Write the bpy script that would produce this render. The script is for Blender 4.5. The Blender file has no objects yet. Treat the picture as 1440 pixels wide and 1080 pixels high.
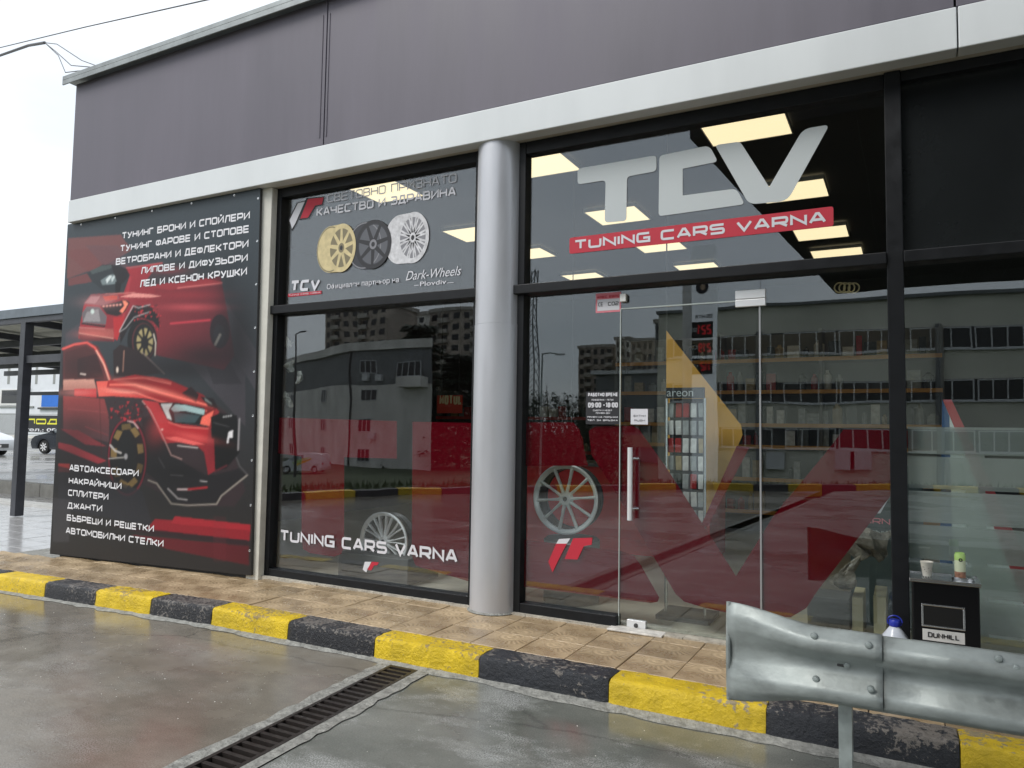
import bpy, bmesh, math, random
import numpy as np
from mathutils import Vector, Matrix
from mathutils.geometry import tessellate_polygon
random.seed(7)
SC = bpy.context.scene
COL = SC.collection
rad = math.radians

# ------------------------------------------------------------------ camera
CAM = Vector((0.0, -5.2, 1.56))
FPX = 1040.0
RM = [[0.88309, -0.46895, 0.01557], [0.46895, 0.88101, -0.06253], [0.01561, 0.06252, 0.99792]]
cd = bpy.data.cameras.new('camera'); cam = bpy.data.objects.new('camera', cd); COL.objects.link(cam)
cd.sensor_width = 36.0; cd.lens = FPX / 1440 * 36.0; cd.clip_start = 0.05; cd.clip_end = 1500
cam.matrix_world = Matrix(((RM[0][0], RM[0][2], -RM[0][1], CAM.x), (RM[1][0], RM[1][2], -RM[1][1], CAM.y),
                           (RM[2][0], RM[2][2], -RM[2][1], CAM.z), (0, 0, 0, 1)))
SC.camera = cam

# ------------------------------------------------------------------ sky, sun, exposure
wd = bpy.data.worlds.new('World'); SC.world = wd; wd.use_nodes = True
wn = wd.node_tree; wn.nodes.clear()
wo = wn.nodes.new('ShaderNodeOutputWorld'); wb = wn.nodes.new('ShaderNodeBackground')
sk = wn.nodes.new('ShaderNodeTexSky'); sk.sky_type = 'NISHITA'; sk.sun_disc = False
SUN_EL, SUN_AZ = 50.0, 215.0
sk.sun_elevation = rad(SUN_EL); sk.sun_rotation = rad(SUN_AZ)
tcw = wn.nodes.new('ShaderNodeTexCoord'); mpw = wn.nodes.new('ShaderNodeMapping'); mpw.inputs['Scale'].default_value = (1, 1, 2.6)
nw = wn.nodes.new('ShaderNodeTexNoise'); nw.inputs['Scale'].default_value = 2.2; nw.inputs['Detail'].default_value = 5
rw = wn.nodes.new('ShaderNodeValToRGB')
rw.color_ramp.elements[0].position = 0.36; rw.color_ramp.elements[0].color = (6.5, 7.0, 7.5, 1)
rw.color_ramp.elements[1].position = 0.62; rw.color_ramp.elements[1].color = (8.2, 8.5, 8.8, 1)
mw = wn.nodes.new('ShaderNodeMix'); mw.data_type = 'RGBA'; mw.inputs['Factor'].default_value = 0.88
wn.links.new(tcw.outputs['Generated'], mpw.inputs['Vector']); wn.links.new(mpw.outputs[0], nw.inputs['Vector'])
wn.links.new(nw.outputs[0], rw.inputs[0]); wn.links.new(sk.outputs[0], mw.inputs['A']); wn.links.new(rw.outputs[0], mw.inputs['B'])
wn.links.new(mw.outputs['Result'], wb.inputs['Color']); wb.inputs['Strength'].default_value = 0.1
wn.links.new(wb.outputs[0], wo.inputs[0])
sl = bpy.data.lights.new('sun', 'SUN'); sl.energy = 1.5; sl.angle = rad(25); sl.color = (1, 0.965, 0.92)
so = bpy.data.objects.new('sun', sl); COL.objects.link(so)
az = rad(SUN_AZ); el = rad(SUN_EL)
sdir = Vector((math.sin(az) * math.cos(el), math.cos(az) * math.cos(el), math.sin(el)))
so.rotation_euler = sdir.to_track_quat('Z', 'Y').to_euler(); so.location = (0, -8, 30)
SC.view_settings.view_transform = 'Standard'; SC.view_settings.look = 'None'
SC.view_settings.exposure = 0.68; SC.view_settings.gamma = 1.0; SC.view_settings.use_curve_mapping = False
SC.cycles.transparent_max_bounces = 24; SC.cycles.max_bounces = 10; SC.cycles.use_denoising = True
SC.cycles.caustics_reflective = False; SC.cycles.caustics_refractive = False

# ------------------------------------------------------------------ measuring helpers
def ray(px, py):
    d = ((px - 720) / FPX, 1.0, -(py - 540) / FPX)
    return [sum(RM[i][k] * d[k] for k in range(3)) for i in range(3)]
def at(px, py, Y=0.0):            # point of the vertical plane y = Y
    d = ray(px, py); t = (Y - CAM.y) / d[1]
    return (CAM.x + t * d[0], CAM.z + t * d[2])
def gz(px, py, Z=0.0):            # point of the level plane z = Z
    d = ray(px, py); t = (Z - CAM.z) / d[2]
    return (CAM.x + t * d[0], CAM.y + t * d[1])
def fall(x):                      # the forecourt falls away gently to the left
    return -min(0.10, 0.022 * max(0.0, -4.8 - x))
def srgb(r, g, b):
    f = lambda c: (c / 255 / 12.92) if c / 255 <= 0.04045 else ((c / 255 + 0.055) / 1.055) ** 2.4
    return (f(r), f(g), f(b))

# ------------------------------------------------------------------ materials
def mat(name, col, rough=0.6, metal=0.0, vary=0.0, scale=6.0, bump=0.0, bscale=60.0, spec=0.5, col2=None, rvary=0.0, rnd=0.0, coat=0.0, emis=None, stretch=None):
    m = bpy.data.materials.new(name); m.use_nodes = True; nt = m.node_tree; p = nt.nodes['Principled BSDF']
    p.inputs['Base Color'].default_value = (*col, 1); p.inputs['Roughness'].default_value = rough
    p.inputs['Metallic'].default_value = metal; p.inputs['Specular IOR Level'].default_value = spec
    p.inputs['Coat Weight'].default_value = coat
    if emis: p.inputs['Emission Color'].default_value = (*emis[:3], 1); p.inputs['Emission Strength'].default_value = emis[3]
    if vary or bump or col2 or rvary or rnd:
        tc = nt.nodes.new('ShaderNodeTexCoord'); src = tc.outputs['Object']
        if stretch:
            mp = nt.nodes.new('ShaderNodeMapping'); mp.inputs['Scale'].default_value = stretch
            nt.links.new(src, mp.inputs['Vector']); src = mp.outputs[0]
        n = nt.nodes.new('ShaderNodeTexNoise'); n.inputs['Scale'].default_value = scale; n.inputs['Detail'].default_value = 8; n.inputs['Roughness'].default_value = 0.62
        nt.links.new(src, n.inputs['Vector'])
        if vary or col2:
            r = nt.nodes.new('ShaderNodeValToRGB')
            a = tuple(c * (1 - vary) for c in col); b = col2 if col2 else tuple(min(1, c * (1 + vary)) for c in col)
            r.color_ramp.elements[0].position = 0.33; r.color_ramp.elements[0].color = (*a, 1)
            r.color_ramp.elements[1].position = 0.67; r.color_ramp.elements[1].color = (*b, 1)
            nt.links.new(n.outputs[0], r.inputs[0]); out = r.outputs[0]
            if rnd:
                oi = nt.nodes.new('ShaderNodeObjectInfo'); mr = nt.nodes.new('ShaderNodeMapRange')
                mr.inputs['To Min'].default_value = 1 - rnd; mr.inputs['To Max'].default_value = 1 + rnd
                nt.links.new(oi.outputs['Random'], mr.inputs['Value'])
                hv = nt.nodes.new('ShaderNodeHueSaturation'); nt.links.new(out, hv.inputs['Color']); nt.links.new(mr.outputs[0], hv.inputs['Value']); out = hv.outputs[0]
            nt.links.new(out, p.inputs['Base Color'])
        if rvary:
            mr = nt.nodes.new('ShaderNodeMapRange'); mr.inputs['From Min'].default_value = 0.35; mr.inputs['From Max'].default_value = 0.65
            mr.inputs['To Min'].default_value = max(0.02, rough - rvary); mr.inputs['To Max'].default_value = min(1, rough + rvary)
            nt.links.new(n.outputs[0], mr.inputs['Value']); nt.links.new(mr.outputs[0], p.inputs['Roughness'])
        if bump:
            n2 = nt.nodes.new('ShaderNodeTexNoise'); n2.inputs['Scale'].default_value = bscale; n2.inputs['Detail'].default_value = 6
            nt.links.new(tc.outputs['Object'], n2.inputs['Vector'])
            bm = nt.nodes.new('ShaderNodeBump'); bm.inputs['Strength'].default_value = min(1, bump); bm.inputs['Distance'].default_value = 0.01 * max(1, bump)
            nt.links.new(n2.outputs[0], bm.inputs['Height']); nt.links.new(bm.outputs[0], p.inputs['Normal'])
    return m

def glass_mat(name, ior=1.75, tint=(0.86, 0.9, 0.9), rough=0.0, bumps=0.0):
    m = bpy.data.materials.new(name); m.use_nodes = True; nt = m.node_tree; nt.nodes.clear()
    o = nt.nodes.new('ShaderNodeOutputMaterial'); mx = nt.nodes.new('ShaderNodeMixShader')
    f = nt.nodes.new('ShaderNodeFresnel'); ge = nt.nodes.new('ShaderNodeNewGeometry'); mr = nt.nodes.new('ShaderNodeMapRange')
    mr.inputs['To Min'].default_value = ior; mr.inputs['To Max'].default_value = 1 / ior
    nt.links.new(ge.outputs['Backfacing'], mr.inputs['Value']); nt.links.new(mr.outputs[0], f.inputs['IOR'])
    t = nt.nodes.new('ShaderNodeBsdfTransparent'); t.inputs[0].default_value = (*tint, 1)
    g = nt.nodes.new('ShaderNodeBsdfGlossy'); g.inputs['Roughness'].default_value = rough; g.inputs['Color'].default_value = (0.93, 0.97, 1, 1)
    if bumps:                      # the slow waviness of large float-glass panes
        tc = nt.nodes.new('ShaderNodeTexCoord'); n = nt.nodes.new('ShaderNodeTexNoise'); n.inputs['Scale'].default_value = 1.3; n.inputs['Detail'].default_value = 1
        b = nt.nodes.new('ShaderNodeBump'); b.inputs['Strength'].default_value = 1.0; b.inputs['Distance'].default_value = bumps
        nt.links.new(tc.outputs['Object'], n.inputs['Vector']); nt.links.new(n.outputs[0], b.inputs['Height'])
        nt.links.new(b.outputs[0], g.inputs['Normal'])
    nt.links.new(f.outputs[0], mx.inputs[0])
    nt.links.new(t.outputs[0], mx.inputs[1]); nt.links.new(g.outputs[0], mx.inputs[2]); nt.links.new(mx.outputs[0], o.inputs[0])
    return m

def film_mat(name, col, opac, trans):
    m = bpy.data.materials.new(name); m.use_nodes = True; nt = m.node_tree; nt.nodes.clear()
    o = nt.nodes.new('ShaderNodeOutputMaterial'); mx = nt.nodes.new('ShaderNodeMixShader'); mx.inputs[0].default_value = opac
    t = nt.nodes.new('ShaderNodeBsdfTransparent'); t.inputs[0].default_value = (*trans, 1)
    d = nt.nodes.new('ShaderNodeBsdfDiffuse'); d.inputs[0].default_value = (*col, 1)
    nt.links.new(t.outputs[0], mx.inputs[1]); nt.links.new(d.outputs[0], mx.inputs[2]); nt.links.new(mx.outputs[0], o.inputs[0])
    return m

M = {}
M['mauve'] = mat('mauve_cladding', srgb(95, 91, 101), 0.5, vary=0.14, scale=2.4, stretch=(1, 1, 0.14), rvary=0.08)
M['band'] = mat('pale_cladding', (0.66, 0.69, 0.70), 0.38, vary=0.05, scale=1.5, rvary=0.06, stretch=(1, 1, 0.2))
M['soffit'] = mat('beige_soffit', (0.50, 0.47, 0.40), 0.6, vary=0.1, scale=3)
M['trimmetal'] = mat('grey_roof_metal', (0.26, 0.28, 0.28), 0.42, 0.5, vary=0.2, scale=5)
M['bolt'] = mat('dark_bolt', (0.08, 0.08, 0.08), 0.5, 0.6)
M['black'] = mat('black_powder_coat', (0.007, 0.008, 0.010), 0.5, spec=0.3, vary=0.25, scale=9, rvary=0.08)
M['column'] = mat('column_grey_metal', (0.50, 0.51, 0.54), 0.36, 0.35, vary=0.07, scale=3, stretch=(1, 1, 0.25), rvary=0.08)
M['white'] = mat('white_paint', (0.72, 0.72, 0.70), 0.5, vary=0.06, scale=6)
M['rendered'] = mat('cream_post_paint', (0.60, 0.59, 0.53), 0.6, vary=0.1, scale=6)
M['darkwall'] = mat('dark_inner_wall', (0.05, 0.05, 0.052), 0.8)
M['glass'] = glass_mat('window_glass', 1.74, tint=(0.96, 0.98, 0.98), bumps=0.0016)
M['doorglass'] = glass_mat('door_glass', 1.70, tint=(0.94, 0.97, 0.96), bumps=0.0012)
M['steel'] = mat('brushed_steel', (0.62, 0.63, 0.64), 0.25, 1.0, vary=0.08, scale=12)
M['alu'] = mat('door_fitting_aluminium', (0.78, 0.79, 0.80), 0.35, 0.4)
M['redfilm'] = film_mat('red_vinyl_film', (0.13, 0.004, 0.010), 0.9, (0.5, 0.05, 0.06))
M['bluefilm'] = film_mat('blue_film', (0.05, 0.12, 0.25), 0.7, (0.3, 0.5, 0.7))
M['frost'] = film_mat('frosted_film', (0.58, 0.61, 0.59), 0.36, (0.80, 0.84, 0.82))
M['greyvinyl'] = mat('pale_grey_vinyl', (0.50, 0.54, 0.55), 0.6)
M['whitevinyl'] = mat('white_vinyl', (0.66, 0.66, 0.70), 0.6)
M['redvinyl'] = mat('red_vinyl', (0.50, 0.022, 0.045), 0.6)
M['pinkvinyl'] = mat('pink_print', (0.75, 0.22, 0.27), 0.6)
M['blackvinyl'] = mat('black_vinyl', (0.02, 0.02, 0.024), 0.5)
M['poster_edge'] = mat('poster_edge_black', (0.03, 0.03, 0.032), 0.5)
M['print_white'] = mat('white_print', (0.74, 0.74, 0.77), 0.45)
M['gold'] = mat('gold_print', (0.60, 0.50, 0.27), 0.5, vary=0.15, scale=18)
M['golddark'] = mat('gold_shadow_print', (0.20, 0.17, 0.10), 0.5)
M['silver'] = mat('silver_print', (0.60, 0.60, 0.62), 0.5, vary=0.2, scale=20)
M['print_dark'] = mat('dark_print', (0.035, 0.037, 0.045), 0.5); M['print_dark2'] = mat('dark_print_inner', (0.10, 0.105, 0.12), 0.5)
M['midgrey'] = mat('mid_grey_print', (0.22, 0.22, 0.24), 0.5)
M['ceil'] = mat('dark_ceiling', (0.022, 0.022, 0.022), 0.9)
M['led'] = mat('led_panel_diffuser', (0.8, 0.75, 0.6), 0.6, emis=(1.0, 0.82, 0.50, 0.80))
M['floor_in'] = mat('shop_floor_tile', (0.50, 0.48, 0.42), 0.3, vary=0.1, scale=2)
M['galv'] = mat('galvanised_steel', (0.34, 0.375, 0.365), 0.52, 0.45, vary=0.2, scale=7, rvary=0.12, bump=0.15, bscale=35, stretch=(1, 1, 1.8))
M['galv2'] = mat('dull_galvanised_post', (0.34, 0.38, 0.37), 0.5, 0.6, vary=0.3, scale=9, rvary=0.1)
M['yellow_plain'] = mat('yellow_kerb_paint', (0.75, 0.50, 0.02), 0.5, vary=0.2, scale=8)
M['dark_plain'] = mat('dark_kerb_paint', (0.05, 0.05, 0.06), 0.6, vary=0.3, scale=8)
M['chrome'] = mat('polished_wheel_lip', (0.92, 0.93, 0.95), 0.3, 0.3)
M['wheelgrey'] = mat('wheel_spoke_metal', (0.88, 0.88, 0.88), 0.3, 0.0, vary=0.1, scale=20)
M['darkmetal'] = mat('dark_wheel_barrel', (0.06, 0.06, 0.065), 0.4, 0.6)
M['tyre'] = mat('tyre_rubber', (0.02, 0.02, 0.02), 0.8)
M['orange'] = mat('orange_shelf_edge', (0.60, 0.30, 0.07), 0.6, emis=None)
M['shelf'] = mat('shelf_grey', (0.10, 0.10, 0.10), 0.7)
M['mustard'] = mat('mustard_banner_cloth', (0.78, 0.50, 0.13), 0.8, vary=0.12, scale=2)
M['red_in'] = mat('red_display', (0.60, 0.02, 0.025), 0.5, vary=0.2, scale=3)
M['white_in'] = mat('white_display_board', (0.75, 0.72, 0.72), 0.6)
M['navy'] = mat('navy_panel', (0.03, 0.07, 0.15), 0.6)
M['tan_card'] = mat('cream_board', (0.55, 0.50, 0.33), 0.6, vary=0.1, scale=5)
M['plastic_bag'] = mat('crumpled_bag', (0.30, 0.27, 0.23), 0.22, vary=0.5, scale=14, bump=1.0, bscale=24)
M['clear_bag'] = mat('clear_wrap', (0.45, 0.45, 0.42), 0.18, vary=0.6, scale=9, bump=1.0, bscale=16)
M['leaf'] = mat('dark_needles', (0.030, 0.045, 0.030), 0.8, vary=0.4, scale=1.5)
M['leaf2'] = mat('bare_twigs', (0.055, 0.048, 0.040), 0.9, vary=0.4, scale=1.5)
M['bark'] = mat('bark', (0.08, 0.065, 0.05), 0.9)
M['conc'] = mat('panel_concrete', (0.68, 0.66, 0.62), 0.85, vary=0.22, scale=0.5, stretch=(1, 1, 0.35))
M['conc_dark'] = mat('dark_render', (0.20, 0.21, 0.215), 0.85, vary=0.15, scale=0.6)
M['conc_pink'] = mat('tower_render', (0.42, 0.36, 0.31), 0.85, vary=0.3, scale=0.15)
M['school'] = mat('school_render', (0.68, 0.67, 0.58), 0.85, vary=0.16, scale=0.35, stretch=(1, 1, 0.4))
M['darkpane'] = mat('far_window_pane', (0.02, 0.022, 0.025), 0.3)
M['winframe'] = mat('white_window_frame', (0.62, 0.63, 0.64), 0.5)
M['balc'] = mat('balcony_slab', (0.42, 0.39, 0.35), 0.8, vary=0.2, scale=0.7)
M['canopy'] = mat('canopy_underside', (0.018, 0.018, 0.018), 0.8)
M['pylon'] = mat('pylon_white_panel', (0.80, 0.82, 0.84), 0.5, emis=(.85, .93, 1.0, .32))
M['digits'] = mat('red_led_digits', (0.5, 0.01, 0.01), 0.5, emis=(0.9, 0.02, 0.04, 0.3))
M['grasscol'] = mat('grass_ground', (0.055, 0.075, 0.035), 0.95, vary=0.3, scale=1.2)
M['grassblade'] = mat('grass_blades', (0.06, 0.10, 0.035), 0.9, vary=0.3, scale=3)
M['carblack'] = mat('dark_car_paint', (0.018, 0.021, 0.028), 0.2, coat=0.6)
M['carwhite'] = mat('white_car_paint', (0.66, 0.68, 0.70), 0.25, coat=0.6)
M['carglass'] = mat('car_window_glass', (0.16, 0.18, 0.19), 0.05, spec=0.8)
M['lamp_clear'] = mat('headlamp_lens', (0.6, 0.6, 0.6), 0.15)
M['blue_shutter'] = mat('blue_shutter', (0.02, 0.16, 0.62), 0.5, vary=0.06, scale=2)
M['hall'] = mat('white_hall_cladding', (0.72, 0.74, 0.78), 0.5, vary=0.04, scale=1)
M['fence'] = mat('fence_grey_metal', (0.30, 0.31, 0.30), 0.6)
M['banneryellow'] = mat('yellow_print', (0.75, 0.72, 0.05), 0.6)
M['cp_metal'] = mat('carport_grey_metal', (0.055, 0.058, 0.068), 0.45, 0.2, vary=0.2, scale=4)
M['cp_fascia'] = mat('carport_fascia', (0.13, 0.155, 0.18), 0.45, 0.1, vary=0.15, scale=4)
M['cp_roof'] = mat('carport_roof_sheet', (0.55, 0.55, 0.48), 0.6, vary=0.12, scale=2)
M['cable'] = mat('cable_sheath', (0.10, 0.10, 0.11), 0.7)
M['binblack'] = mat('bin_black_enamel', (0.004, 0.004, 0.005), 0.3, spec=0.3)
M['cup'] = mat('paper_cup', (0.78, 0.75, 0.66), 0.6, vary=0.1, scale=30)
M['can_green'] = mat('light_green_print', (0.45, 0.68, 0.20), 0.35)
M['can_cream'] = mat('cream_print', (0.68, 0.74, 0.52), 0.35)
M['can_brown'] = mat('brown_print', (0.40, 0.20, 0.13), 0.4, vary=0.6, scale=40)
M['bluecap'] = mat('blue_plastic', (0.02, 0.04, 0.42), 0.35)
M['bottle'] = mat('milky_water_bottle', (0.60, 0.64, 0.70), 0.15, vary=0.1, scale=15)
M['redwhite'] = mat('kiosk_red', (0.45, 0.03, 0.03), 0.6)

# kerb paint: bold coat over rough concrete, worn through where the noise is high
def kerb_mat(name, paint, under, wear, wscale):
    m = bpy.data.materials.new(name); m.use_nodes = True; nt = m.node_tree; p = nt.nodes['Principled BSDF']
    tc = nt.nodes.new('ShaderNodeTexCoord')
    n = nt.nodes.new('ShaderNodeTexNoise'); n.inputs['Scale'].default_value = wscale; n.inputs['Detail'].default_value = 9; n.inputs['Roughness'].default_value = 0.7
    n3 = nt.nodes.new('ShaderNodeTexNoise'); n3.inputs['Scale'].default_value = 3.0; n3.inputs['Detail'].default_value = 3
    ad = nt.nodes.new('ShaderNodeMath'); ad.operation = 'MULTIPLY_ADD'; ad.inputs[1].default_value = 0.55
    nt.links.new(tc.outputs['Object'], n.inputs['Vector']); nt.links.new(tc.outputs['Object'], n3.inputs['Vector'])
    nt.links.new(n3.outputs[0], ad.inputs[0]); nt.links.new(n.outputs[0], ad.inputs[2])
    # foot traffic wears the upper edge most
    sp = nt.nodes.new('ShaderNodeSeparateXYZ'); nt.links.new(tc.outputs['Object'], sp.inputs[0])
    mz = nt.nodes.new('ShaderNodeMapRange'); mz.inputs['From Min'].default_value = 0.10; mz.inputs['From Max'].default_value = 0.16; mz.inputs['To Max'].default_value = 0.13
    nt.links.new(sp.outputs[2], mz.inputs['Value'])
    a2 = nt.nodes.new('ShaderNodeMath'); a2.operation = 'ADD'; nt.links.new(ad.outputs[0], a2.inputs[0]); nt.links.new(mz.outputs[0], a2.inputs[1])
    r = nt.nodes.new('ShaderNodeValToRGB'); r.color_ramp.elements[0].position = wear; r.color_ramp.elements[1].position = wear + 0.035
    nt.links.new(a2.outputs[0], r.inputs[0])
    n2 = nt.nodes.new('ShaderNodeTexNoise'); n2.inputs['Scale'].default_value = 7; n2.inputs['Detail'].default_value = 5
    nt.links.new(tc.outputs['Object'], n2.inputs['Vector'])
    rp = nt.nodes.new('ShaderNodeValToRGB'); rp.color_ramp.elements[0].position = 0.3; rp.color_ramp.elements[0].color = (*[c * 0.72 for c in paint], 1)
    rp.color_ramp.elements[1].position = 0.6; rp.color_ramp.elements[1].color = (*paint, 1); nt.links.new(n2.outputs[0], rp.inputs[0])
    mx = nt.nodes.new('ShaderNodeMix'); mx.data_type = 'RGBA'; nt.links.new(r.outputs[0], mx.inputs['Factor'])
    nt.links.new(rp.outputs[0], mx.inputs['A']); mx.inputs['B'].default_value = (*under, 1)
    nt.links.new(mx.outputs['Result'], p.inputs['Base Color']); p.inputs['Roughness'].default_value = 0.42
    b = nt.nodes.new('ShaderNodeBump'); b.inputs['Strength'].default_value = 1.0; b.inputs['Distance'].default_value = 0.02
    nt.links.new(n.outputs[0], b.inputs['Height']); nt.links.new(b.outputs[0], p.inputs['Normal'])
    return m
M['kerb_yellow'] = kerb_mat('kerb_yellow_paint', (0.80, 0.56, 0.012), (0.34, 0.25, 0.10), 0.895, 34)
M['kerb_yellow_clean'] = kerb_mat('kerb_yellow_paint_sound', (0.74, 0.52, 0.02), (0.33, 0.27, 0.17), 0.93, 20)
M['kerb_black'] = kerb_mat('kerb_black_paint_flaking', (0.016, 0.017, 0.022), (0.17, 0.155, 0.14), 0.83, 42)
M['kerb_black_clean'] = kerb_mat('kerb_black_paint_sound', (0.022, 0.025, 0.032), (0.20, 0.18, 0.16), 0.905, 26)

# wet concrete: puddled where the slow noise is low
def wet_mat(name, a, b, res, pud0, pud1, seed, rdry=0.5):
    m = bpy.data.materials.new(name); m.use_nodes = True; nt = m.node_tree; p = nt.nodes['Principled BSDF']
    tc = nt.nodes.new('ShaderNodeTexCoord'); mp = nt.nodes.new('ShaderNodeMapping'); mp.inputs['Location'].default_value = (seed, seed * 2, 0)
    mp.inputs['Scale'].default_value = (0.7, 1.0, 1); nt.links.new(tc.outputs['Object'], mp.inputs[0])
    def noise(s, d, r=0.55):
        n = nt.nodes.new('ShaderNodeTexNoise'); n.inputs['Scale'].default_value = s; n.inputs['Detail'].default_value = d; n.inputs['Roughness'].default_value = r
        nt.links.new(mp.outputs[0], n.inputs['Vector']); return n
    def ramp(n, p0, c0, p1, c1):
        r = nt.nodes.new('ShaderNodeValToRGB'); r.color_ramp.elements[0].position = p0; r.color_ramp.elements[0].color = (*c0, 1)
        r.color_ramp.elements[1].position = p1; r.color_ramp.elements[1].color = (*c1, 1); nt.links.new(n.outputs[0], r.inputs[0]); return r
    n1 = noise(1.0, 4); n2 = noise(6, 8, 0.7); n3 = noise(60, 4); n4 = noise(1.7, 9, 0.72); n5 = noise(170, 2)
    base = ramp(n1, 0.35, a, 0.65, b)
    det = ramp(n2, 0.3, (0.80, 0.80, 0.80), 0.7, (1.14, 1.14, 1.14)); agg = ramp(n5, 0.35, (0.80, 0.80, 0.80), 0.65, (1.15, 1.15, 1.15))
    mu = nt.nodes.new('ShaderNodeMix'); mu.data_type = 'RGBA'; mu.blend_type = 'MULTIPLY'; mu.inputs['Factor'].default_value = 1
    mu0 = nt.nodes.new('ShaderNodeMix'); mu0.data_type = 'RGBA'; mu0.blend_type = 'MULTIPLY'; mu0.inputs['Factor'].default_value = 1
    nt.links.new(det.outputs[0], mu0.inputs['A']); nt.links.new(agg.outputs[0], mu0.inputs['B'])
    # hairline cracks
    vo = nt.nodes.new('ShaderNodeTexVoronoi'); vo.feature = 'DISTANCE_TO_EDGE'; vo.inputs['Scale'].default_value = 0.42
    wp = nt.nodes.new('ShaderNodeMix'); wp.data_type = 'RGBA'; wp.inputs['Factor'].default_value = 0.16; nt.links.new(mp.outputs[0], wp.inputs['A']); nt.links.new(n2.outputs[1], wp.inputs['B'])
    nt.links.new(wp.outputs['Result'], vo.inputs['Vector'])
    ck = nt.nodes.new('ShaderNodeMapRange'); ck.inputs['From Min'].default_value = 0.0015; ck.inputs['From Max'].default_value = 0.006; ck.inputs['To Min'].default_value = 0.72
    nt.links.new(vo.outputs['Distance'], ck.inputs['Value'])
    mu1 = nt.nodes.new('ShaderNodeMix'); mu1.data_type = 'RGBA'; mu1.blend_type = 'MULTIPLY'; mu1.inputs['Factor'].default_value = 1
    nt.links.new(mu0.outputs['Result'], mu1.inputs['A']); nt.links.new(ck.outputs[0], mu1.inputs['B'])
    nt.links.new(base.outputs[0], mu.inputs['A']); nt.links.new(mu1.outputs['Result'], mu.inputs['B'])
    rm = ramp(n4, 0.50, (0, 0, 0), 0.62, (1, 1, 1)); sp = ramp(n5, 0.40, (0, 0, 0), 0.60, (1, 1, 1))
    mm = nt.nodes.new('ShaderNodeMath'); mm.operation = 'MULTIPLY'; nt.links.new(rm.outputs[0], mm.inputs[0]); nt.links.new(sp.outputs[0], mm.inputs[1])
    m2 = nt.nodes.new('ShaderNodeMath'); m2.operation = 'MULTIPLY'; m2.inputs[1].default_value = res; nt.links.new(mm.outputs[0], m2.inputs[0])
    mx = nt.nodes.new('ShaderNodeMix'); mx.data_type = 'RGBA'; nt.links.new(m2.outputs[0], mx.inputs['Factor'])
    nt.links.new(mu.outputs['Result'], mx.inputs['A']); mx.inputs['B'].default_value = (0.42, 0.43, 0.42, 1)
    nt.links.new(mx.outputs['Result'], p.inputs['Base Color'])
    npd = noise(0.55, 4, 0.6)
    mr = nt.nodes.new('ShaderNodeMapRange'); mr.inputs['From Min'].default_value = pud0; mr.inputs['From Max'].default_value = pud1
    mr.inputs['To Min'].default_value = 0.05; mr.inputs['To Max'].default_value = rdry
    nsrc = npd.outputs[0]
    if name == 'wet_brown_concrete':      # standing water gathers where the forecourt falls away
        spx = nt.nodes.new('ShaderNodeSeparateXYZ'); nt.links.new(tc.outputs['Object'], spx.inputs[0])
        mpx = nt.nodes.new('ShaderNodeMapRange'); mpx.inputs['From Min'].default_value = -5.0; mpx.inputs['From Max'].default_value = -6.4; mpx.inputs['To Min'].default_value = 0; mpx.inputs['To Max'].default_value = 0.16
        nt.links.new(spx.outputs[0], mpx.inputs['Value']); sb = nt.nodes.new('ShaderNodeMath'); sb.operation = 'SUBTRACT'
        nt.links.new(npd.outputs[0], sb.inputs[0]); nt.links.new(mpx.outputs[0], sb.inputs[1]); nsrc = sb.outputs[0]
    nt.links.new(nsrc, mr.inputs['Value'])
    rv = nt.nodes.new('ShaderNodeMath'); rv.operation = 'MULTIPLY_ADD'; rv.inputs[1].default_value = 0.22; nt.links.new(n2.outputs[0], rv.inputs[0]); nt.links.new(mr.outputs[0], rv.inputs[2])
    nt.links.new(rv.outputs[0], p.inputs['Roughness']); p.inputs['Specular IOR Level'].default_value = 0.75
    mb = nt.nodes.new('ShaderNodeMapRange'); mb.inputs['From Min'].default_value = pud0; mb.inputs['From Max'].default_value = pud1; mb.inputs['To Min'].default_value = 0.02; mb.inputs['To Max'].default_value = 0.5
    nt.links.new(nsrc, mb.inputs['Value'])
    bp = nt.nodes.new('ShaderNodeBump'); bp.inputs['Distance'].default_value = 0.004; nt.links.new(mb.outputs[0], bp.inputs['Strength'])
    nt.links.new(n3.outputs[0], bp.inputs['Height']); nt.links.new(bp.outputs[0], p.inputs['Normal'])
    return m
M['slab_warm'] = wet_mat('wet_brown_concrete', (0.165, 0.146, 0.118), (0.245, 0.225, 0.19), 0.35, 0.42, 0.62, 3.1, 0.34)
M['slab_cool'] = wet_mat('wet_green_grey_concrete', (0.11, 0.118, 0.104), (0.21, 0.215, 0.195), 1.0, 0.38, 0.6, 8.4, 0.42)
M['far_road'] = wet_mat('wet_road', (0.16, 0.155, 0.15), (0.24, 0.235, 0.22), 0.2, 0.45, 0.6, 5.5, 0.4)
M['paving'] = wet_mat('wet_pale_paving', (0.34, 0.34, 0.34), (0.46, 0.46, 0.46), 0.3, 0.45, 0.6, 1.5, 0.35)
M['mortar'] = mat('rough_mortar', (0.26, 0.26, 0.24), 0.8, vary=0.35, scale=18, bump=1.5, bscale=50)
M['grate'] = mat('cast_iron_grate', (0.035, 0.029, 0.026), 0.5, 0.4, vary=0.35, scale=20)
M['pit'] = mat('drain_pit', (0.008, 0.007, 0.006), 0.9)

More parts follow.
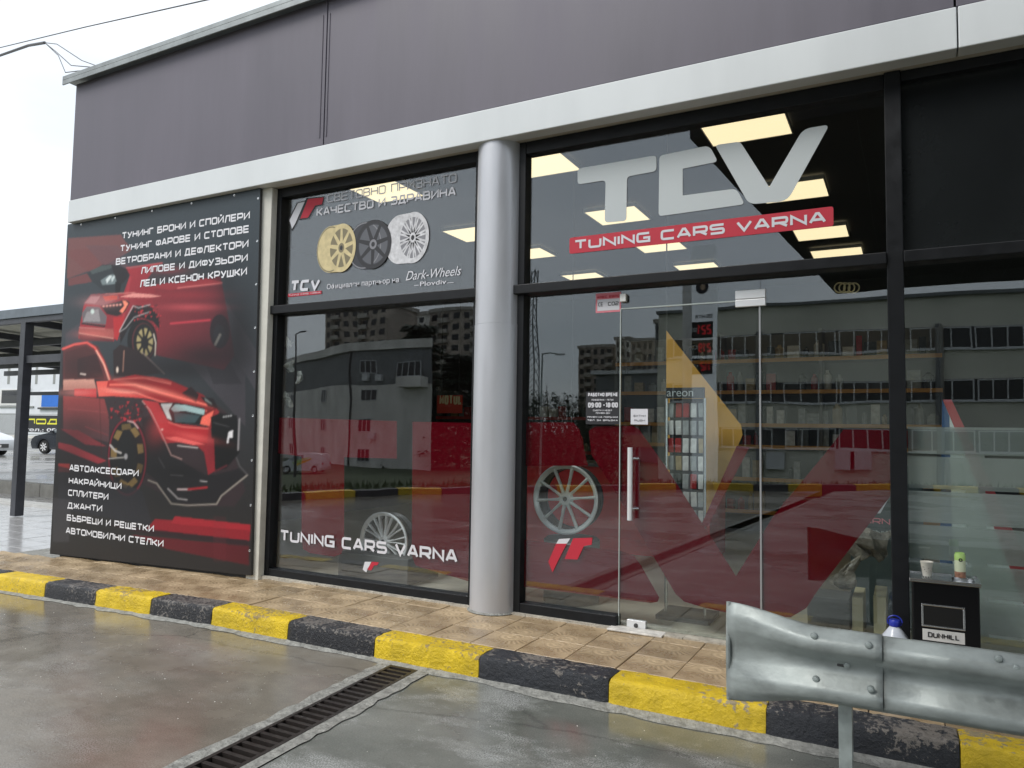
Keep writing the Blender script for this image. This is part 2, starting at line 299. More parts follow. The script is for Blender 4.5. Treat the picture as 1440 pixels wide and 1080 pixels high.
# sidewalk tile: fan of rays pressed into the face, one fan per tile
def tile_mat():
    m = mat('tan_paving_tile', (0.31, 0.215, 0.115), 0.34, vary=0.25, scale=3.2, col2=(0.47, 0.36, 0.225), rvary=0.16, rnd=0.16)
    nt = m.node_tree; p = nt.nodes['Principled BSDF']; tc = nt.nodes.new('ShaderNodeTexCoord')
    sp = nt.nodes.new('ShaderNodeSeparateXYZ'); nt.links.new(tc.outputs['Object'], sp.inputs[0])
    def mth(op, a=None, b=None, c=None):
        q = nt.nodes.new('ShaderNodeMath'); q.operation = op
        for i, v in enumerate((a, b, c)):
            if v is None: continue
            if isinstance(v, (int, float)): q.inputs[i].default_value = v
            else: nt.links.new(v, q.inputs[i])
        return q.outputs[0]
    x = mth('ADD', sp.outputs[0], 0.0); y = mth('ADD', sp.outputs[1], 0.10)
    ang = mth('ARCTAN2', y, x); rr = mth('SQRT', mth('ADD', mth('MULTIPLY', x, x), mth('MULTIPLY', y, y)))
    rays = mth('SINE', mth('MULTIPLY', ang, 26.0)); rings = mth('SINE', mth('MULTIPLY', rr, 150.0))
    inr = mth('MULTIPLY', mth('GREATER_THAN', rr, 0.10), mth('LESS_THAN', rr, 0.17))
    inc = mth('LESS_THAN', rr, 0.09)
    h = mth('ADD', mth('MULTIPLY', rays, inr), mth('MULTIPLY', rings, inc))
    b = nt.nodes.new('ShaderNodeBump'); b.inputs['Strength'].default_value = 0.6; b.inputs['Distance'].default_value = 0.0022
    nt.links.new(h, b.inputs['Height'])
    n = nt.nodes.new('ShaderNodeTexNoise'); n.inputs['Scale'].default_value = 70; n.inputs['Detail'].default_value = 4
    b2 = nt.nodes.new('ShaderNodeBump'); b2.inputs['Strength'].default_value = 0.3; b2.inputs['Distance'].default_value = 0.004
    nt.links.new(tc.outputs['Object'], n.inputs['Vector']); nt.links.new(n.outputs[0], b2.inputs['Height']); nt.links.new(b.outputs[0], b2.inputs['Normal'])
    nt.links.new(b2.outputs[0], p.inputs['Normal'])
    return m
M['tile'] = tile_mat()

# ------------------------------------------------------------------ mesh helpers
class MB:
    def __init__(s): s.v = []; s.f = []
    def add(s, vs, fs):
        o = len(s.v); s.v += [tuple(v) for v in vs]; s.f += [tuple(i + o for i in f) for f in fs]; return s
    def box(s, x0, x1, y0, y1, z0, z1):
        x0, x1 = min(x0, x1), max(x0, x1); y0, y1 = min(y0, y1), max(y0, y1); z0, z1 = min(z0, z1), max(z0, z1)
        return s.add([(x0, y0, z0), (x1, y0, z0), (x1, y1, z0), (x0, y1, z0), (x0, y0, z1), (x1, y0, z1), (x1, y1, z1), (x0, y1, z1)],
                     [(0, 3, 2, 1), (4, 5, 6, 7), (0, 1, 5, 4), (1, 2, 6, 5), (2, 3, 7, 6), (3, 0, 4, 7)])
    def prism(s, pts, z0, z1):      # footprint pts (x,y) ccw
        n = len(pts); vs = [(x, y, z0) for x, y in pts] + [(x, y, z1) for x, y in pts]
        return s.add(vs, [tuple(range(n - 1, -1, -1)), tuple(range(n, 2 * n))] + [(i, (i + 1) % n, n + (i + 1) % n, n + i) for i in range(n)])
    def plate(s, pts, y0, y1):      # outline pts (x,z) extruded along y, front at y0 (towards -y)
        n = len(pts)
        if sum(pts[i][0] * pts[(i + 1) % n][1] - pts[(i + 1) % n][0] * pts[i][1] for i in range(n)) < 0: pts = pts[::-1]
        vs = [(x, y0, z) for x, z in pts] + [(x, y1, z) for x, z in pts]; o = []
        for t in tessellate_polygon([[Vector((x, z, 0)) for x, z in pts]]):
            a, b, c = t
            A, B, Cc = pts[a], pts[b], pts[c]
            if (B[0] - A[0]) * (Cc[1] - A[1]) - (Cc[0] - A[0]) * (B[1] - A[1]) < 0: b, c = c, b
            o.append((a, b, c)); o.append((n + a, n + c, n + b))
        o += [((i + 1) % n, i, n + i, n + (i + 1) % n) for i in range(n)]
        return s.add(vs, o)
    def tube(s, pts, r, n=8, caps=True):
        pts = [Vector(p) for p in pts]; rings = []
        rs = r if isinstance(r, (list, tuple)) else [r] * len(pts)
        up = Vector((0, 0, 1))
        for i, p in enumerate(pts):
            d = (pts[min(i + 1, len(pts) - 1)] - pts[max(i - 1, 0)]).normalized()
            a = d.cross(up) if abs(d.z) < 0.95 else d.cross(Vector((1, 0, 0))); a.normalize(); b = d.cross(a)
            rings.append([p + (a * math.cos(2 * math.pi * k / n) + b * math.sin(2 * math.pi * k / n)) * rs[i] for k in range(n)])
        vs = [v for rg in rings for v in rg]; fs = []
        for i in range(len(pts) - 1):
            for k in range(n): fs.append((i * n + k, (i + 1) * n + k, (i + 1) * n + (k + 1) % n, i * n + (k + 1) % n))
        if caps: fs += [tuple(range(n)), tuple(range(len(vs) - 1, len(vs) - n - 1, -1))]
        return s.add(vs, fs)
    def lathe(s, prof, c=(0, 0, 0), axis='z', n=24, a0=0.0, a1=2 * math.pi):
        full = abs(a1 - a0 - 2 * math.pi) < 1e-6; m = n if full else n + 1; vs = []
        for k in range(m):
            a = a0 + (a1 - a0) * k / n; ca, sa = math.cos(a), math.sin(a)
            for r, h in prof:
                if axis == 'z': vs.append((c[0] + r * ca, c[1] + r * sa, c[2] + h))
                elif axis == 'y': vs.append((c[0] + r * ca, c[1] + h, c[2] + r * sa))
                else: vs.append((c[0] + h, c[1] + r * ca, c[2] + r * sa))
        p = len(prof); fs = []
        for k in range(n):
            k2 = (k + 1) % m
            for j in range(p - 1): fs.append((k * p + j, k2 * p + j, k2 * p + j + 1, k * p + j + 1))
        return s.add(vs, fs)
    def build(s, name, m, parent=None, bevel=0.0, smooth=False, loc=None, rz=0.0, seg=2):
        me = bpy.data.meshes.new(name); me.from_pydata(s.v, [], s.f); me.update()
        b = bmesh.new(); b.from_mesh(me); bmesh.ops.recalc_face_normals(b, faces=b.faces); b.to_mesh(me); b.free()
        if m is not None: me.materials.append(m)
        o = bpy.data.objects.new(name, me); COL.objects.link(o)
        if parent: o.parent = parent
        if loc: o.location = loc
        o.rotation_euler.z = rz
        if smooth: smooth_mesh(me)
        if bevel:
            bv = o.modifiers.new('bevel', 'BEVEL'); bv.width = bevel; bv.segments = seg; bv.limit_method = 'ANGLE'
        return o
def smooth_mesh(me, ang=40):
    me.polygons.foreach_set('use_smooth', [True] * len(me.polygons))
    me.set_sharp_from_angle(angle=rad(ang))
def box(*a): return MB().box(*a)
def join(objs, name, parent):
    vs, fs, mi, ms = [], [], [], []
    for o in objs:
        me = o.data; b = len(vs); k = me.materials[0]
        if k not in ms: ms.append(k)
        vs += [tuple(o.matrix_basis @ v.co) for v in me.vertices]; fs += [tuple(i + b for i in p.vertices) for p in me.polygons]; mi += [ms.index(k)] * len(me.polygons)
    me = bpy.data.meshes.new(name); me.from_pydata(vs, [], fs)
    for k in ms: me.materials.append(k)
    me.polygons.foreach_set('material_index', mi)
    for o in objs: bpy.data.objects.remove(o)
    o = bpy.data.objects.new(name, me); COL.objects.link(o); o.parent = parent; return o
def empty(name, label=None, cat=None, group=None, loc=(0, 0, 0), rz=0.0):
    o = bpy.data.objects.new(name, None); o.empty_display_size = 0.2; COL.objects.link(o); o.location = loc; o.rotation_euler.z = rz
    return tag(o, label, cat, group)
def tag(o, label=None, cat=None, group=None, kind=None):
    if label: o['label'] = label
    if cat: o['category'] = cat
    if group: o['group'] = group
    if kind: o['kind'] = kind
    return o
def kids(o): return [c for c in bpy.data.objects if c.parent == o]
def dup(root, loc=None, rz=None, label=None):
    r = root.copy(); COL.objects.link(r)
    if loc is not None: r.location = loc
    if rz is not None: r.rotation_euler.z = rz
    if label: r['label'] = label
    for ch in kids(root):
        c = ch.copy(); COL.objects.link(c); c.parent = r
        for g in kids(ch):
            d = g.copy(); COL.objects.link(d); d.parent = c
    return r
def rounded(pts, r, n=4):
    out = []; k = len(pts); rr = r if isinstance(r, (list, tuple)) else [r] * k
    for i in range(k):
        p = Vector(pts[i]); a = Vector(pts[i - 1]); b = Vector(pts[(i + 1) % k]); q = rr[i]
        if q <= 0: out.append(tuple(p)); continue
        da = (a - p); db = (b - p); q = min(q, da.length * .49, db.length * .49); s = p + da.normalized() * q; e = p + db.normalized() * q
        for j in range(n + 1):
            t = j / n; out.append(tuple(s * (1 - t) ** 2 + p * 2 * t * (1 - t) + e * t * t))
    return out
def pxpoly(pts, Y): return [at(x, y, Y) for x, y in pts]

# ------------------------------------------------------------------ a wide square stroke alphabet
G = {'T': '0,1 1,1;.5,1 .5,0', 'У': '0,1 .52,.32;1,1 .42,0 .1,0', 'Н': '0,0 0,1;1,0 1,1;0,.5 1,.5', 'И': '0,1 0,0 1,1 1,0', 'Г': '0,0 0,1 .85,1',
 'Б': '.95,1 0,1 0,0 1,0* 1,.55* 0,.55', 'P': '0,0 0,1 1,1* 1,.36* 0,.36', 'O': '.5,1 1,1* 1,0* 0,0* 0,1* .5,1', 'П': '0,0 0,1 1,1 1,0', 'C': '1,1 0,1* 0,0* 1,0',
 'Й': '0,1 0,0 1,1 1,0;.3,1.27 .7,1.27', 'Л': '0,0 .12,0 .3,1 1,1 1,0', 'E': '.95,1 0,1 0,0 .95,0;0,.5 .9,.5', 'Ф': '.5,0 .5,1;.5,.86 1,.86* 1,.18* 0,.18* 0,.86* .5,.86',
 'A': '0,0 .42,1 .58,1 1,0;.17,.3 .83,.3', 'B': '0,.52 0,1 .93,1* .93,.52* 0,.52;0,.52 1,.52* 1,0* 0,0 0,.52', 'K': '0,0 0,1;0,.5 .3,.5 1,1;.3,.5 1,0', 'Д': '0,-.2 0,0 1.08,0 1.08,-.2;.1,0 .28,1 .9,1 .9,0',
 'Ь': '0,1 0,0 1,0* 1,.55* 0,.55', 'Ъ': '-.1,1 .2,1 .2,0 1,0* 1,.55* .2,.55', 'З': '0,1 .95,1* .95,.52* .25,.52;.7,.52 1,.52* 1,0* 0,0', 'Ш': '0,1 0,0 1.2,0 1.2,1;.6,1 .6,0',
 'Ж': '.6,0 .6,1;0,1 .35,.5 0,0;.35,.5 .85,.5;1.2,1 .85,.5 1.2,0', 'Ц': '0,1 0,0 1.12,0 1.12,-.2;.92,1 .92,0', 'X': '0,0 1,1;0,1 1,0', 'Ч': '0,1 0,.45* 1,.45;1,1 1,0',
 'U': '0,1 0,0* 1,0* 1,1', 'N': '0,0 0,1 1,0 1,1', 'I': '0,0 0,1', 'G': '1,1 0,1* 0,0* 1,0 1,.45 .5,.45', 'R': '0,0 0,1 1,1* 1,.4* 0,.4;.5,.4 1,0', 'S': '1,1 0,1* 0,.52* 1,.52* 1,0* 0,0',
 'V': '0,1 .5,0 1,1', 'D': '0,0 0,1 1,1* 1,0* 0,0', 'H': '0,0 0,1;1,0 1,1;0,.5 1,.5', 'L': '0,1 0,0 .9,0', 'M': '0,0 0,1 .6,.3 1.2,1 1.2,0', 'W': '0,1 .3,0 .6,.8 .9,0 1.2,1', 'Y': '0,1 .5,.45 1,1;.5,.45 .5,0',
 '0': '.5,1 1,1* 1,0* 0,0* 0,1* .5,1', '1': '.1,.75 .45,1 .45,0', '2': '0,1 1,1* 1,.5* 0,.5* 0,0 1,0', '8': '0,.5 0,1* 1,1* 1,0* 0,0* 0,.5 1,.5', '9': '1,.45 0,.45* 0,1* 1,1* 1,0* 0,0', '-': '.1,.5 .8,.5', '—': '0,.5 1.6,.5',
 ':': '0,.2 0,.34;0,.66 0,.8', '.': '0,0 0,.1', ',': '0,0 0,.1', 'Е': None}
ALIAS = dict(zip('ТЕАВСОРКНХМ', 'TEABCOPKНXM'))
def glyph(ch):
    ch = ALIAS.get(ch, ch); d = G.get(ch)
    if d is None: return [], 0.6
    out = []; w = 0
    for s in d.split(';'):
        pl = []
        for t in s.split():
            rd = t.endswith('*'); a, b = t.rstrip('*').split(','); a, b = float(a), float(b); w = max(w, a); pl.append((a, b, rd))
        out.append(pl)
    return out, w
def stroke_text(txt, th=0.17, wide=1.0, gap=0.34, space=0.75):
    """returns quads lists in units of cap height: [(4 pts)], width"""
    strokes = []; x = 0.0
    for ch in txt:
        if ch == ' ': x += space * wide; continue
        gl, w = glyph(ch)
        for pl in gl:
            P = [(x + th / 2 + a * wide, th / 2 + b * (1 - th)) for a, b, _ in pl]; R = [r for _, _, r in pl]
            Q = []
            for i, p in enumerate(P):
                if R[i] and 0 < i < len(P) - 1:
                    v = Vector(p); a = Vector(P[i - 1]) - v; b = Vector(P[i + 1]) - v; r = min(0.2, a.length * .48, b.length * .48)
                    s_, e_ = v + a.normalized() * r, v + b.normalized() * r
                    for t in (0, .33, .67, 1): Q.append(tuple(s_ * (1 - t) ** 2 + v * 2 * t * (1 - t) + e_ * t * t))
                else: Q.append(p)
            strokes.append(Q)
        x += w * wide + th + gap * wide * 0.62
    return strokes, x - gap * wide * 0.62
def ribbon(Q, th):
    """mitred ribbon polygons (list of quads) for one stroke"""
    n = len(Q); V = [Vector(q) for q in Q]; closed = (V[0] - V[-1]).length < 1e-5; L = []; R = []
    for i in range(n):
        if closed and i in (0, n - 1): d0 = (V[-1] - V[-2]).normalized(); d1 = (V[1] - V[0]).normalized()
        else:
            d0 = (V[i] - V[i - 1]).normalized() if i > 0 else (V[1] - V[0]).normalized()
            d1 = (V[i + 1] - V[i]).normalized() if i < n - 1 else d0
        n0 = Vector((-d0.y, d0.x)); n1 = Vector((-d1.y, d1.x)); m = (n0 + n1)
        m = m.normalized() if m.length > 1e-4 else n0
        k = min(1 / max(0.4, m.dot(n0)), 1.8) * th / 2
        p = V[i]
        if not closed and i == 0: p = p - d1 * 0  # square ends flush
        L.append(p + m * k); R.append(p - m * k)
    return [(L[i], L[i + 1], R[i + 1], R[i]) for i in range(n - 1)]
def letters(name, txt, x0, x1, z0, h, Y, m, parent, th=0.17, wide=None, slant=0.0, dep=0.002, zr=0.0, gap=0.2):
    """text between x0 and x1 with its baseline at z0; zr tilts the baseline (rise over run)"""
    if wide is None:
        lo, hi = 0.3, 3.0
        for _ in range(24):
            wide = (lo + hi) / 2; _, W = stroke_text(txt, th, wide, gap)
            if W * h > (x1 - x0): hi = wide
            else: lo = wide
    objs = []; off = 0.0
    for wd_ in txt.split(' '):
        if not wd_: off += .75 * wide; continue
        st, W = stroke_text(wd_, th, wide, gap); mb = MB(); k = 0
        for Q in st:
            for q in ribbon(Q, th):
                y = Y - dep - (k % 7) * 0.00012; k += 1
                vs = []
                for p in q:
                    xx = x0 + (p.x + off + slant * p.y) * h; vs.append((xx, y, z0 + p.y * h + zr * (xx - x0)))
                mb.add(vs, [(0, 1, 2, 3)])
        objs.append(mb.build(name, m, parent)); off += W + gap * wide * 0.62 + .75 * wide
    return objs[0]
def px_letters(name, txt, L, R, cap, Y, m, parent, **k):
    """L,R: baseline ends in photo pixels; cap: pixel y of the cap line above L"""
    x0, z0 = at(L[0], L[1], Y); x1, z1 = at(R[0], R[1], Y); _, zc = at(L[0], cap, Y)
    return letters(name, txt, x0, x1, z0, zc - z0, Y, m, parent, zr=(z1 - z0) / (x1 - x0), **k)
def font_text(name, txt, x0, x1, z0, Y, m, parent, h=None, shear=0.0, dep=0.003, bold=0.0):
    c = bpy.data.curves.new(name, 'FONT'); c.body = txt; c.shear = shear; c.offset = bold
    o = bpy.data.objects.new(name, c); COL.objects.link(o)
    me = bpy.data.meshes.new_from_object(o); bpy.data.objects.remove(o); xs = [v.co.x for v in me.vertices]
    a, b = min(xs), max(xs); s = (x1 - x0) / (b - a); sz = s if h is None else h
    for v in me.vertices: v.co = Vector((x0 + (v.co.x - a) * s, Y - dep, z0 + v.co.y * sz))
    me.materials.clear(); me.materials.append(m); me.name = name
    o = bpy.data.objects.new(name, me); COL.objects.link(o)
    if parent: o.parent = parent
    return o

# ================================================================== GROUND AND PAVING
def sheet(name, pts_x, pts_y, zf, m):
    vs = [(x, y, zf(x, y)) for y in pts_y for x in pts_x]; nx = len(pts_x)
    fs = [(j * nx + i, j * nx + i + 1, (j + 1) * nx + i + 1, (j + 1) * nx + i) for j in range(len(pts_y) - 1) for i in range(nx - 1)]
    return MB().add(vs, fs).build(name, m)
KL = [(-60, 14), (-22, 3.0), (-13.2, -5.4), (-12.3, -7.7), (-11.3, -10.0), (-8.6, -13.6), (-3.9, -16.7), (-0.4, -18.7), (7, -21.5), (60, -34)]
def beyond(x, y):                  # distance past the far kerb
    best = 1e9; sgn = 1
    for (ax, ay), (bx, by) in zip(KL[1:-1], KL[2:]):
        dx, dy = bx - ax, by - ay; L2 = dx * dx + dy * dy; t = max(0, min(1, ((x - ax) * dx + (y - ay) * dy) / L2))
        d = math.hypot(x - ax - t * dx, y - ay - t * dy)
        if d < best: best = d; sgn = 1 if dx * (y - ay) - dy * (x - ax) < 0 else -1
    return best * sgn
def terr(x, y):
    if y > -2: return -0.22
    d = beyond(x, y); return -0.22 if d < 0 else -0.22 + min(0.2, d * 0.4) - min(2.5, max(0, d - 2.0) * 0.12)
xs = [-700, -300, -150, -90] + [-70 + 2.5 * i for i in range(57)] + [90, 150, 300, 700]
ys = [-700, -300, -150] + [-100 + 2.5 * i for i in range(41)] + [40, 100, 300, 700]
gr = sheet('ground', xs, ys, terr, M['grasscol']); tag(gr, kind='structure')

road = empty('road'); tag(road, kind='structure')
def slab(name, poly, m, z=0.0, step=0.6, parent=road):
    mb = MB(); b = bmesh.new(); vs = [b.verts.new((x, y, 0)) for x, y in poly]; b.faces.new(vs)
    xa, xb = min(p[0] for p in poly), max(p[0] for p in poly)
    x = xa + step
    while x < xb:
        bmesh.ops.bisect_plane(b, geom=b.verts[:] + b.edges[:] + b.faces[:], plane_co=(x, 0, 0), plane_no=(1, 0, 0)); x += step
    for v in b.verts: v.co.z = z + fall(v.co.x)
    me = bpy.data.meshes.new(name); b.to_mesh(me); b.free(); me.materials.append(m)
    if me.polygons[0].normal.z < 0: me.flip_normals()
    o = bpy.data.objects.new(name, me); COL.objects.link(o); o.parent = parent; return o
DX0, DX1, DY0 = -3.02, -2.80, -1.17      # drain channel
def dx(y): return (y - DY0) * -0.062      # it runs slightly askew of the wall
YF = -13.0
KF = -1.115
slab('concrete_slab', [(-14.5, -0.2), (-13.2, -5.4), (-12.3, -7.7), (-11.3, -10.0), (-8.6, -13.6), (DX0 + dx(-17) - .07, -17.0), (DX0 - .07, KF - 0.01), (-9.3, KF - 0.01), (-9.3, -0.2)], M['slab_warm'])
slab('concrete_slab', [(DX1 + .07, KF - 0.01), (DX1 + dx(-17) + .07, -17.0), (-0.4, -18.7), (7, -21.5), (25, -26), (25, KF - 0.01)], M['slab_cool'])
for a, b in ((DX0 - 0.085, DX0), (DX1, DX1 + 0.085)):
    mb = MB(); n = 60; vs = []
    for i in range(n + 1):
        y = KF - i * (16.0 / n) * (0.25 if i < 20 else 1) if i < 20 else KF - 20 * 16 / n * .25 - (i - 20) * 0.3
        w0 = random.uniform(-.016, .016); vs += [(a + dx(y) + (w0 if a < DX0 else 0), y, 0.006), (b + dx(y) + (w0 if a > DX0 else 0), y, 0.006)]
    mb.add(vs, [(2 * i, 2 * i + 1, 2 * i + 3, 2 * i + 2) for i in range(n)]); mb.build('mortar_border', M['mortar'], road)
# rough mortar fillet along the kerb foot
mb = MB(); vs = []; n = 150
for i in range(n + 1):
    x = -9.2 + i * 0.1; vs += [(x, KF - random.uniform(0.035, 0.075) - (0.03 if x > -2.2 else 0), 0.003 + fall(x)), (x, KF + 0.01, 0.022 + fall(x))]
mb.add(vs, [(2 * i, 2 * i + 1, 2 * i + 3, 2 * i + 2) for i in range(n)]); mb.build('mortar_fillet', M['mortar'], road)

# drain channel
dr = empty('drain_channel', 'dark iron slotted drain grate running across the wet forecourt to the kerb', 'drain', loc=(0, 0, 0))
mb = MB(); L = 6.2
def dxy(x, s): y = DY0 - s; return (x + dx(y), y)
def sbox(mb, xa, xb, s0, s1, z0, z1):
    mb.prism([dxy(xa, s1), dxy(xb, s1), dxy(xb, s0), dxy(xa, s0)], z0, z1)
sbox(mb, DX0, DX1, 0, L, -0.16, -0.10); mb.build('channel_bed', M['pit'], dr)
mb = MB(); sbox(mb, DX0, DX0 + .024, 0, L, -0.1, 0.008); sbox(mb, DX1 - .024, DX1, 0, L, -0.1, 0.008); sbox(mb, DX0 + .024, DX1 - .024, -0.001, 0.03, -0.1, 0.008)
mb.build('grate_frame', M['grate'], dr)
s = 0.06; first = None
while s < L:
    w = 0.026 if round(s / 0.0625) % 8 else 0.044
    if first is None:
        mb = MB(); sbox(mb, DX0 + .0245, DX1 - .0245, 0, 0.026, -0.022, 0.006); first = mb.build('grate_bar', M['grate'], dr); b0 = first
    else:
        b0 = first.copy(); COL.objects.link(b0)
    y = -s; b0.location = (dx(DY0 - s) - dx(DY0), y, 0)
    s += 0.0625

# kerb
kerb = empty('kerb'); tag(kerb, kind='structure')
KX = [-9.6, -8.7, -7.85, -7.0, -6.25, -5.52, -4.79, -3.99, -3.2, -2.38, -1.52, -0.66, 0.2, 1.05, 1.9, 2.75, 3.6]
def kerb_block(x0, x1, y0, y1, z0, z1, m, parent, rough=0.006, seed=0, fz=fall):
    nx = max(8, int((x1 - x0) / 0.03)); prof = [(y0 - 0.012, z0), (y0 - 0.008, z0 + (z1 - z0) * .3), (y0 - 0.004, z0 + (z1 - z0) * .6), (y0, z1 - 0.022), (y0 + 0.008, z1 - 0.006), (y0 + 0.028, z1), (y0 + 0.07, z1), ((y0 + y1) / 2, z1 + .001), (y1 - .004, z1), (y1, z1 - 0.01), (y1, z0)]
    rnd = random.Random(seed); vs = []; p = len(prof)
    for i in range(nx + 1):
        x = x0 + (x1 - x0) * i / nx; e = 0.006 if i in (0, nx) else 0
        for y, z in prof: vs.append((x + (rnd.uniform(-.003, .003) if e else 0), y + rnd.uniform(-rough, rough) * .6 + (e if y < y0 + .03 else 0), z + rnd.uniform(-rough, rough) * .5 - e + fz(x)))
    fs = [(i * p + j, (i + 1) * p + j, (i + 1) * p + j + 1, i * p + j + 1) for i in range(nx) for j in range(p - 1)]
    fs += [tuple(range(p)), tuple(range((nx + 1) * p - 1, nx * p - 1, -1))]
    o = MB().add(vs, fs).build('kerb_block', m, parent); smooth_mesh(o.data, 50); return o
KM = ['kerb_yellow', 'kerb_black', 'kerb_yellow', 'kerb_black', 'kerb_yellow', 'kerb_black', 'kerb_yellow', 'kerb_black', 'kerb_yellow', 'kerb_black_clean', 'kerb_yellow_clean', 'kerb_black_clean', 'kerb_yellow_clean', 'kerb_black_clean', 'kerb_yellow_clean', 'kerb_black_clean']
# boundaries: yellow -7.85..-7.0 in the photo's left corner
KM = KM[0:]
for i in range(len(KX) - 1):
    kb = kerb_block(KX[i] + 0.003, KX[i + 1] - 0.003, KF, KF + 0.20, -0.05, 0.152, M[KM[i]], kerb, 0.005, i)
    kb['label'] = ('yellow' if 'yellow' in KM[i] else 'black') + ' painted kerb block'

# sidewalk tiles
pav = empty('pavement'); tag(pav, kind='structure')
TS = 0.34; y_rows = [KF + 0.205 + TS / 2, KF + 0.205 + TS * 1.5, KF + 0.205 + TS * 2.5]
mb = MB(); vs = []; n = 60
for i in range(n + 1):
    x = -9.3 + i * 13.6 / n; vs += [(x, KF + 0.2, 0.128 + fall(x)), (x, 0.3, 0.128 + fall(x))]
mb.add(vs, [(2 * i, 2 * i + 2, 2 * i + 3, 2 * i + 1) for i in range(n)]); mb.build('mortar_bed', M['mortar'], pav)
def tile_mesh(w, d):
    b = MB(); g = 0.0025; b.box(-w / 2 + g, w / 2 - g, -d / 2 + g, d / 2 - g, -0.03, 0); return b
t0 = tile_mesh(TS, TS).build('tile', M['tile'], pav, bevel=0.003, seg=1); tn = 0
x = -9.2
while x < 3.9:
    for j, y in enumerate(y_rows):
        if x < -8.5 - (0.34 if j == 0 else 0) and j > 1: continue
        o = t0 if tn == 0 else t0.copy()
        if tn: COL.objects.link(o)
        tn += 1; o.location = (x, y, 0.150 + fall(x) + random.uniform(-.003, .003)); o.rotation_euler = (random.uniform(-.006, .006), random.uniform(-.006, .006) + (0.022 if x < -4.8 else 0) * -1, random.choice((0, math.pi)))
    x += TS
# concrete sill strip under the glazing
mb = MB()
x = -5.45
while x < 3.8:
    w = random.uniform(.5, .9); e = min(x + w, 3.8)
    mb.box(x, e - .003, -0.085 - random.uniform(0, .012), 0.1, 0.13, 0.162 + random.uniform(0, .004)); x = e
mb.build('sill_strip', mat('worn_white_mortar', (0.42, 0.39, 0.33), 0.7, vary=0.3, scale=14, bump=.6), pav)

# pale wet paving past the end of the shop, low kerb and the street beyond
pp = empty('side_pavement'); tag(pp, kind='structure')
zp = -0.03
slab('paving_bed', [(-14.5, -0.2), (-9.3, -0.42), (-8.5, -0.42), (-8.5, 12), (-40, 12), (-30, 3)], M['paving'], z=0.02, parent=pp)
pb = MB().box(-0.197, 0.197, -0.197, 0.197, -0.02, 0.0).build('paving_slab', M['paving'], pp, bevel=0.004, seg=1); k = 0
for i in range(16):
    for j in range(9):
        o = pb if k == 0 else pb.copy()
        if k: COL.objects.link(o)
        k += 1; xx = -8.75 - i * 0.4; o.location = (xx, -0.2 + j * 0.4 - 0.0, 0.035 + fall(xx) + random.uniform(-.002, .002))
mb = MB(); mb.box(-40, -8.6, 3.30, 3.62, -0.1, -0.03); mb.build('concrete_strip', mat('pale_concrete_strip', (0.55, 0.55, 0.53), 0.4, vary=0.15, scale=4), pp)
low = MB(); xx = -34.0
lowp = empty('low_kerb'); tag(lowp, kind='structure')
while xx < -9:
    MB().box(xx, xx + 0.985, 4.5, 4.75, -0.12, 0.2).build('kerb_stone', mat('grey_kerb_stone', (0.27, 0.26, 0.235), 0.7, vary=0.2, scale=5) if xx == -34 else bpy.data.materials['grey_kerb_stone'], lowp, bevel=.012); xx += 1.0
st = MB().box(-70, -8.6, 4.75, 60, -0.1, 0.16).build('street', M['far_road']); tag(st, kind='structure')

# ================================================================== THE SHOP
shop = empty('shop_building', 'single storey car accessory shop with mauve fascia, pale band and dark glazed front', 'building')
def P(name, mb, m, bevel=0.0, parent=shop, **k): return mb.build(name, M[m] if isinstance(m, str) else m, parent, bevel, **k)
XL, XR = -8.47, 7.0
P('wall', box(XL + .02, -5.515, -0.12, 0.2, 0.0, 3.86), 'darkwall')
P('wall', box(XL + .02, XL + .25, 0.2, 9, 0.0, 5.4), 'mauve'); P('wall', box(XR - .25, XR, 0.2, 9, 0, 5.4), 'mauve'); P('wall', box(XL + .25, XR - .25, 8.8, 9, 0, 5.4), 'darkwall')
P('threshold_floor', box(-5.45, XR - .25, 0.1, .2, .05, .164), 'floor_in')
P('interior_floor', box(XL + .25, XR - .25, 0.2, 8.8, 0.05, 0.165), 'floor_in')
P('ceiling', box(XL + .25, XR - .25, 0.2, 8.8, 4.26, 4.3), 'ceil')
P('roof', box(XL + .02, XR, -0.1, 9, 5.4, 5.5), 'trimmetal')
P('end_post', box(-5.508, -5.345, -0.13, -0.056, 0.05, 3.86), 'rendered', 0.006)
SX = [XL, -4.64, 0.30, 5.2, XR]
for a, b in zip(SX[:-1], SX[1:]):
    P('fascia_panel', box(a + .006, b - .006, -0.21, -0.13, 4.125, 5.5), 'mauve', 0.004)
BX = [XL, 0.31, XR]
for a, b in zip(BX[:-1], BX[1:]):
    P('band_panel', box(a + .004, b - .004, -0.225, -0.10, 3.862, 4.118), 'band', 0.006)
P('soffit', box(-5.5, XR, -0.10, 0.06, 3.868, 3.90), 'soffit')
P('fascia_backing', box(XL + .03, XR - .01, -0.13, 0.1, 4.12, 5.39), 'darkwall')
P('roof_cap', MB().box(XL - .12, XR, -0.30, -0.08, 5.535, 5.585).box(XL - .12, XR, -0.30, -0.285, 5.48, 5.535), 'trimmetal', 0.004)
for i in range(11):
    x = XL + .5 + i * 1.28; MB().lathe([(0, -0.010), (0.012, -0.008), (0.013, 0)], (x, -0.285, 5.505), 'y', 10).build('rivet', M['bolt'], shop)
# double joint strip seen in the mauve cladding
for x in (-4.69, -4.61): P('joint_strip', box(x - .006, x + .006, -0.216, -0.21, 4.2, 5.36), mat('joint_mauve', srgb(88, 84, 94), .5) if x < -4.65 else bpy.data.materials['joint_mauve'])

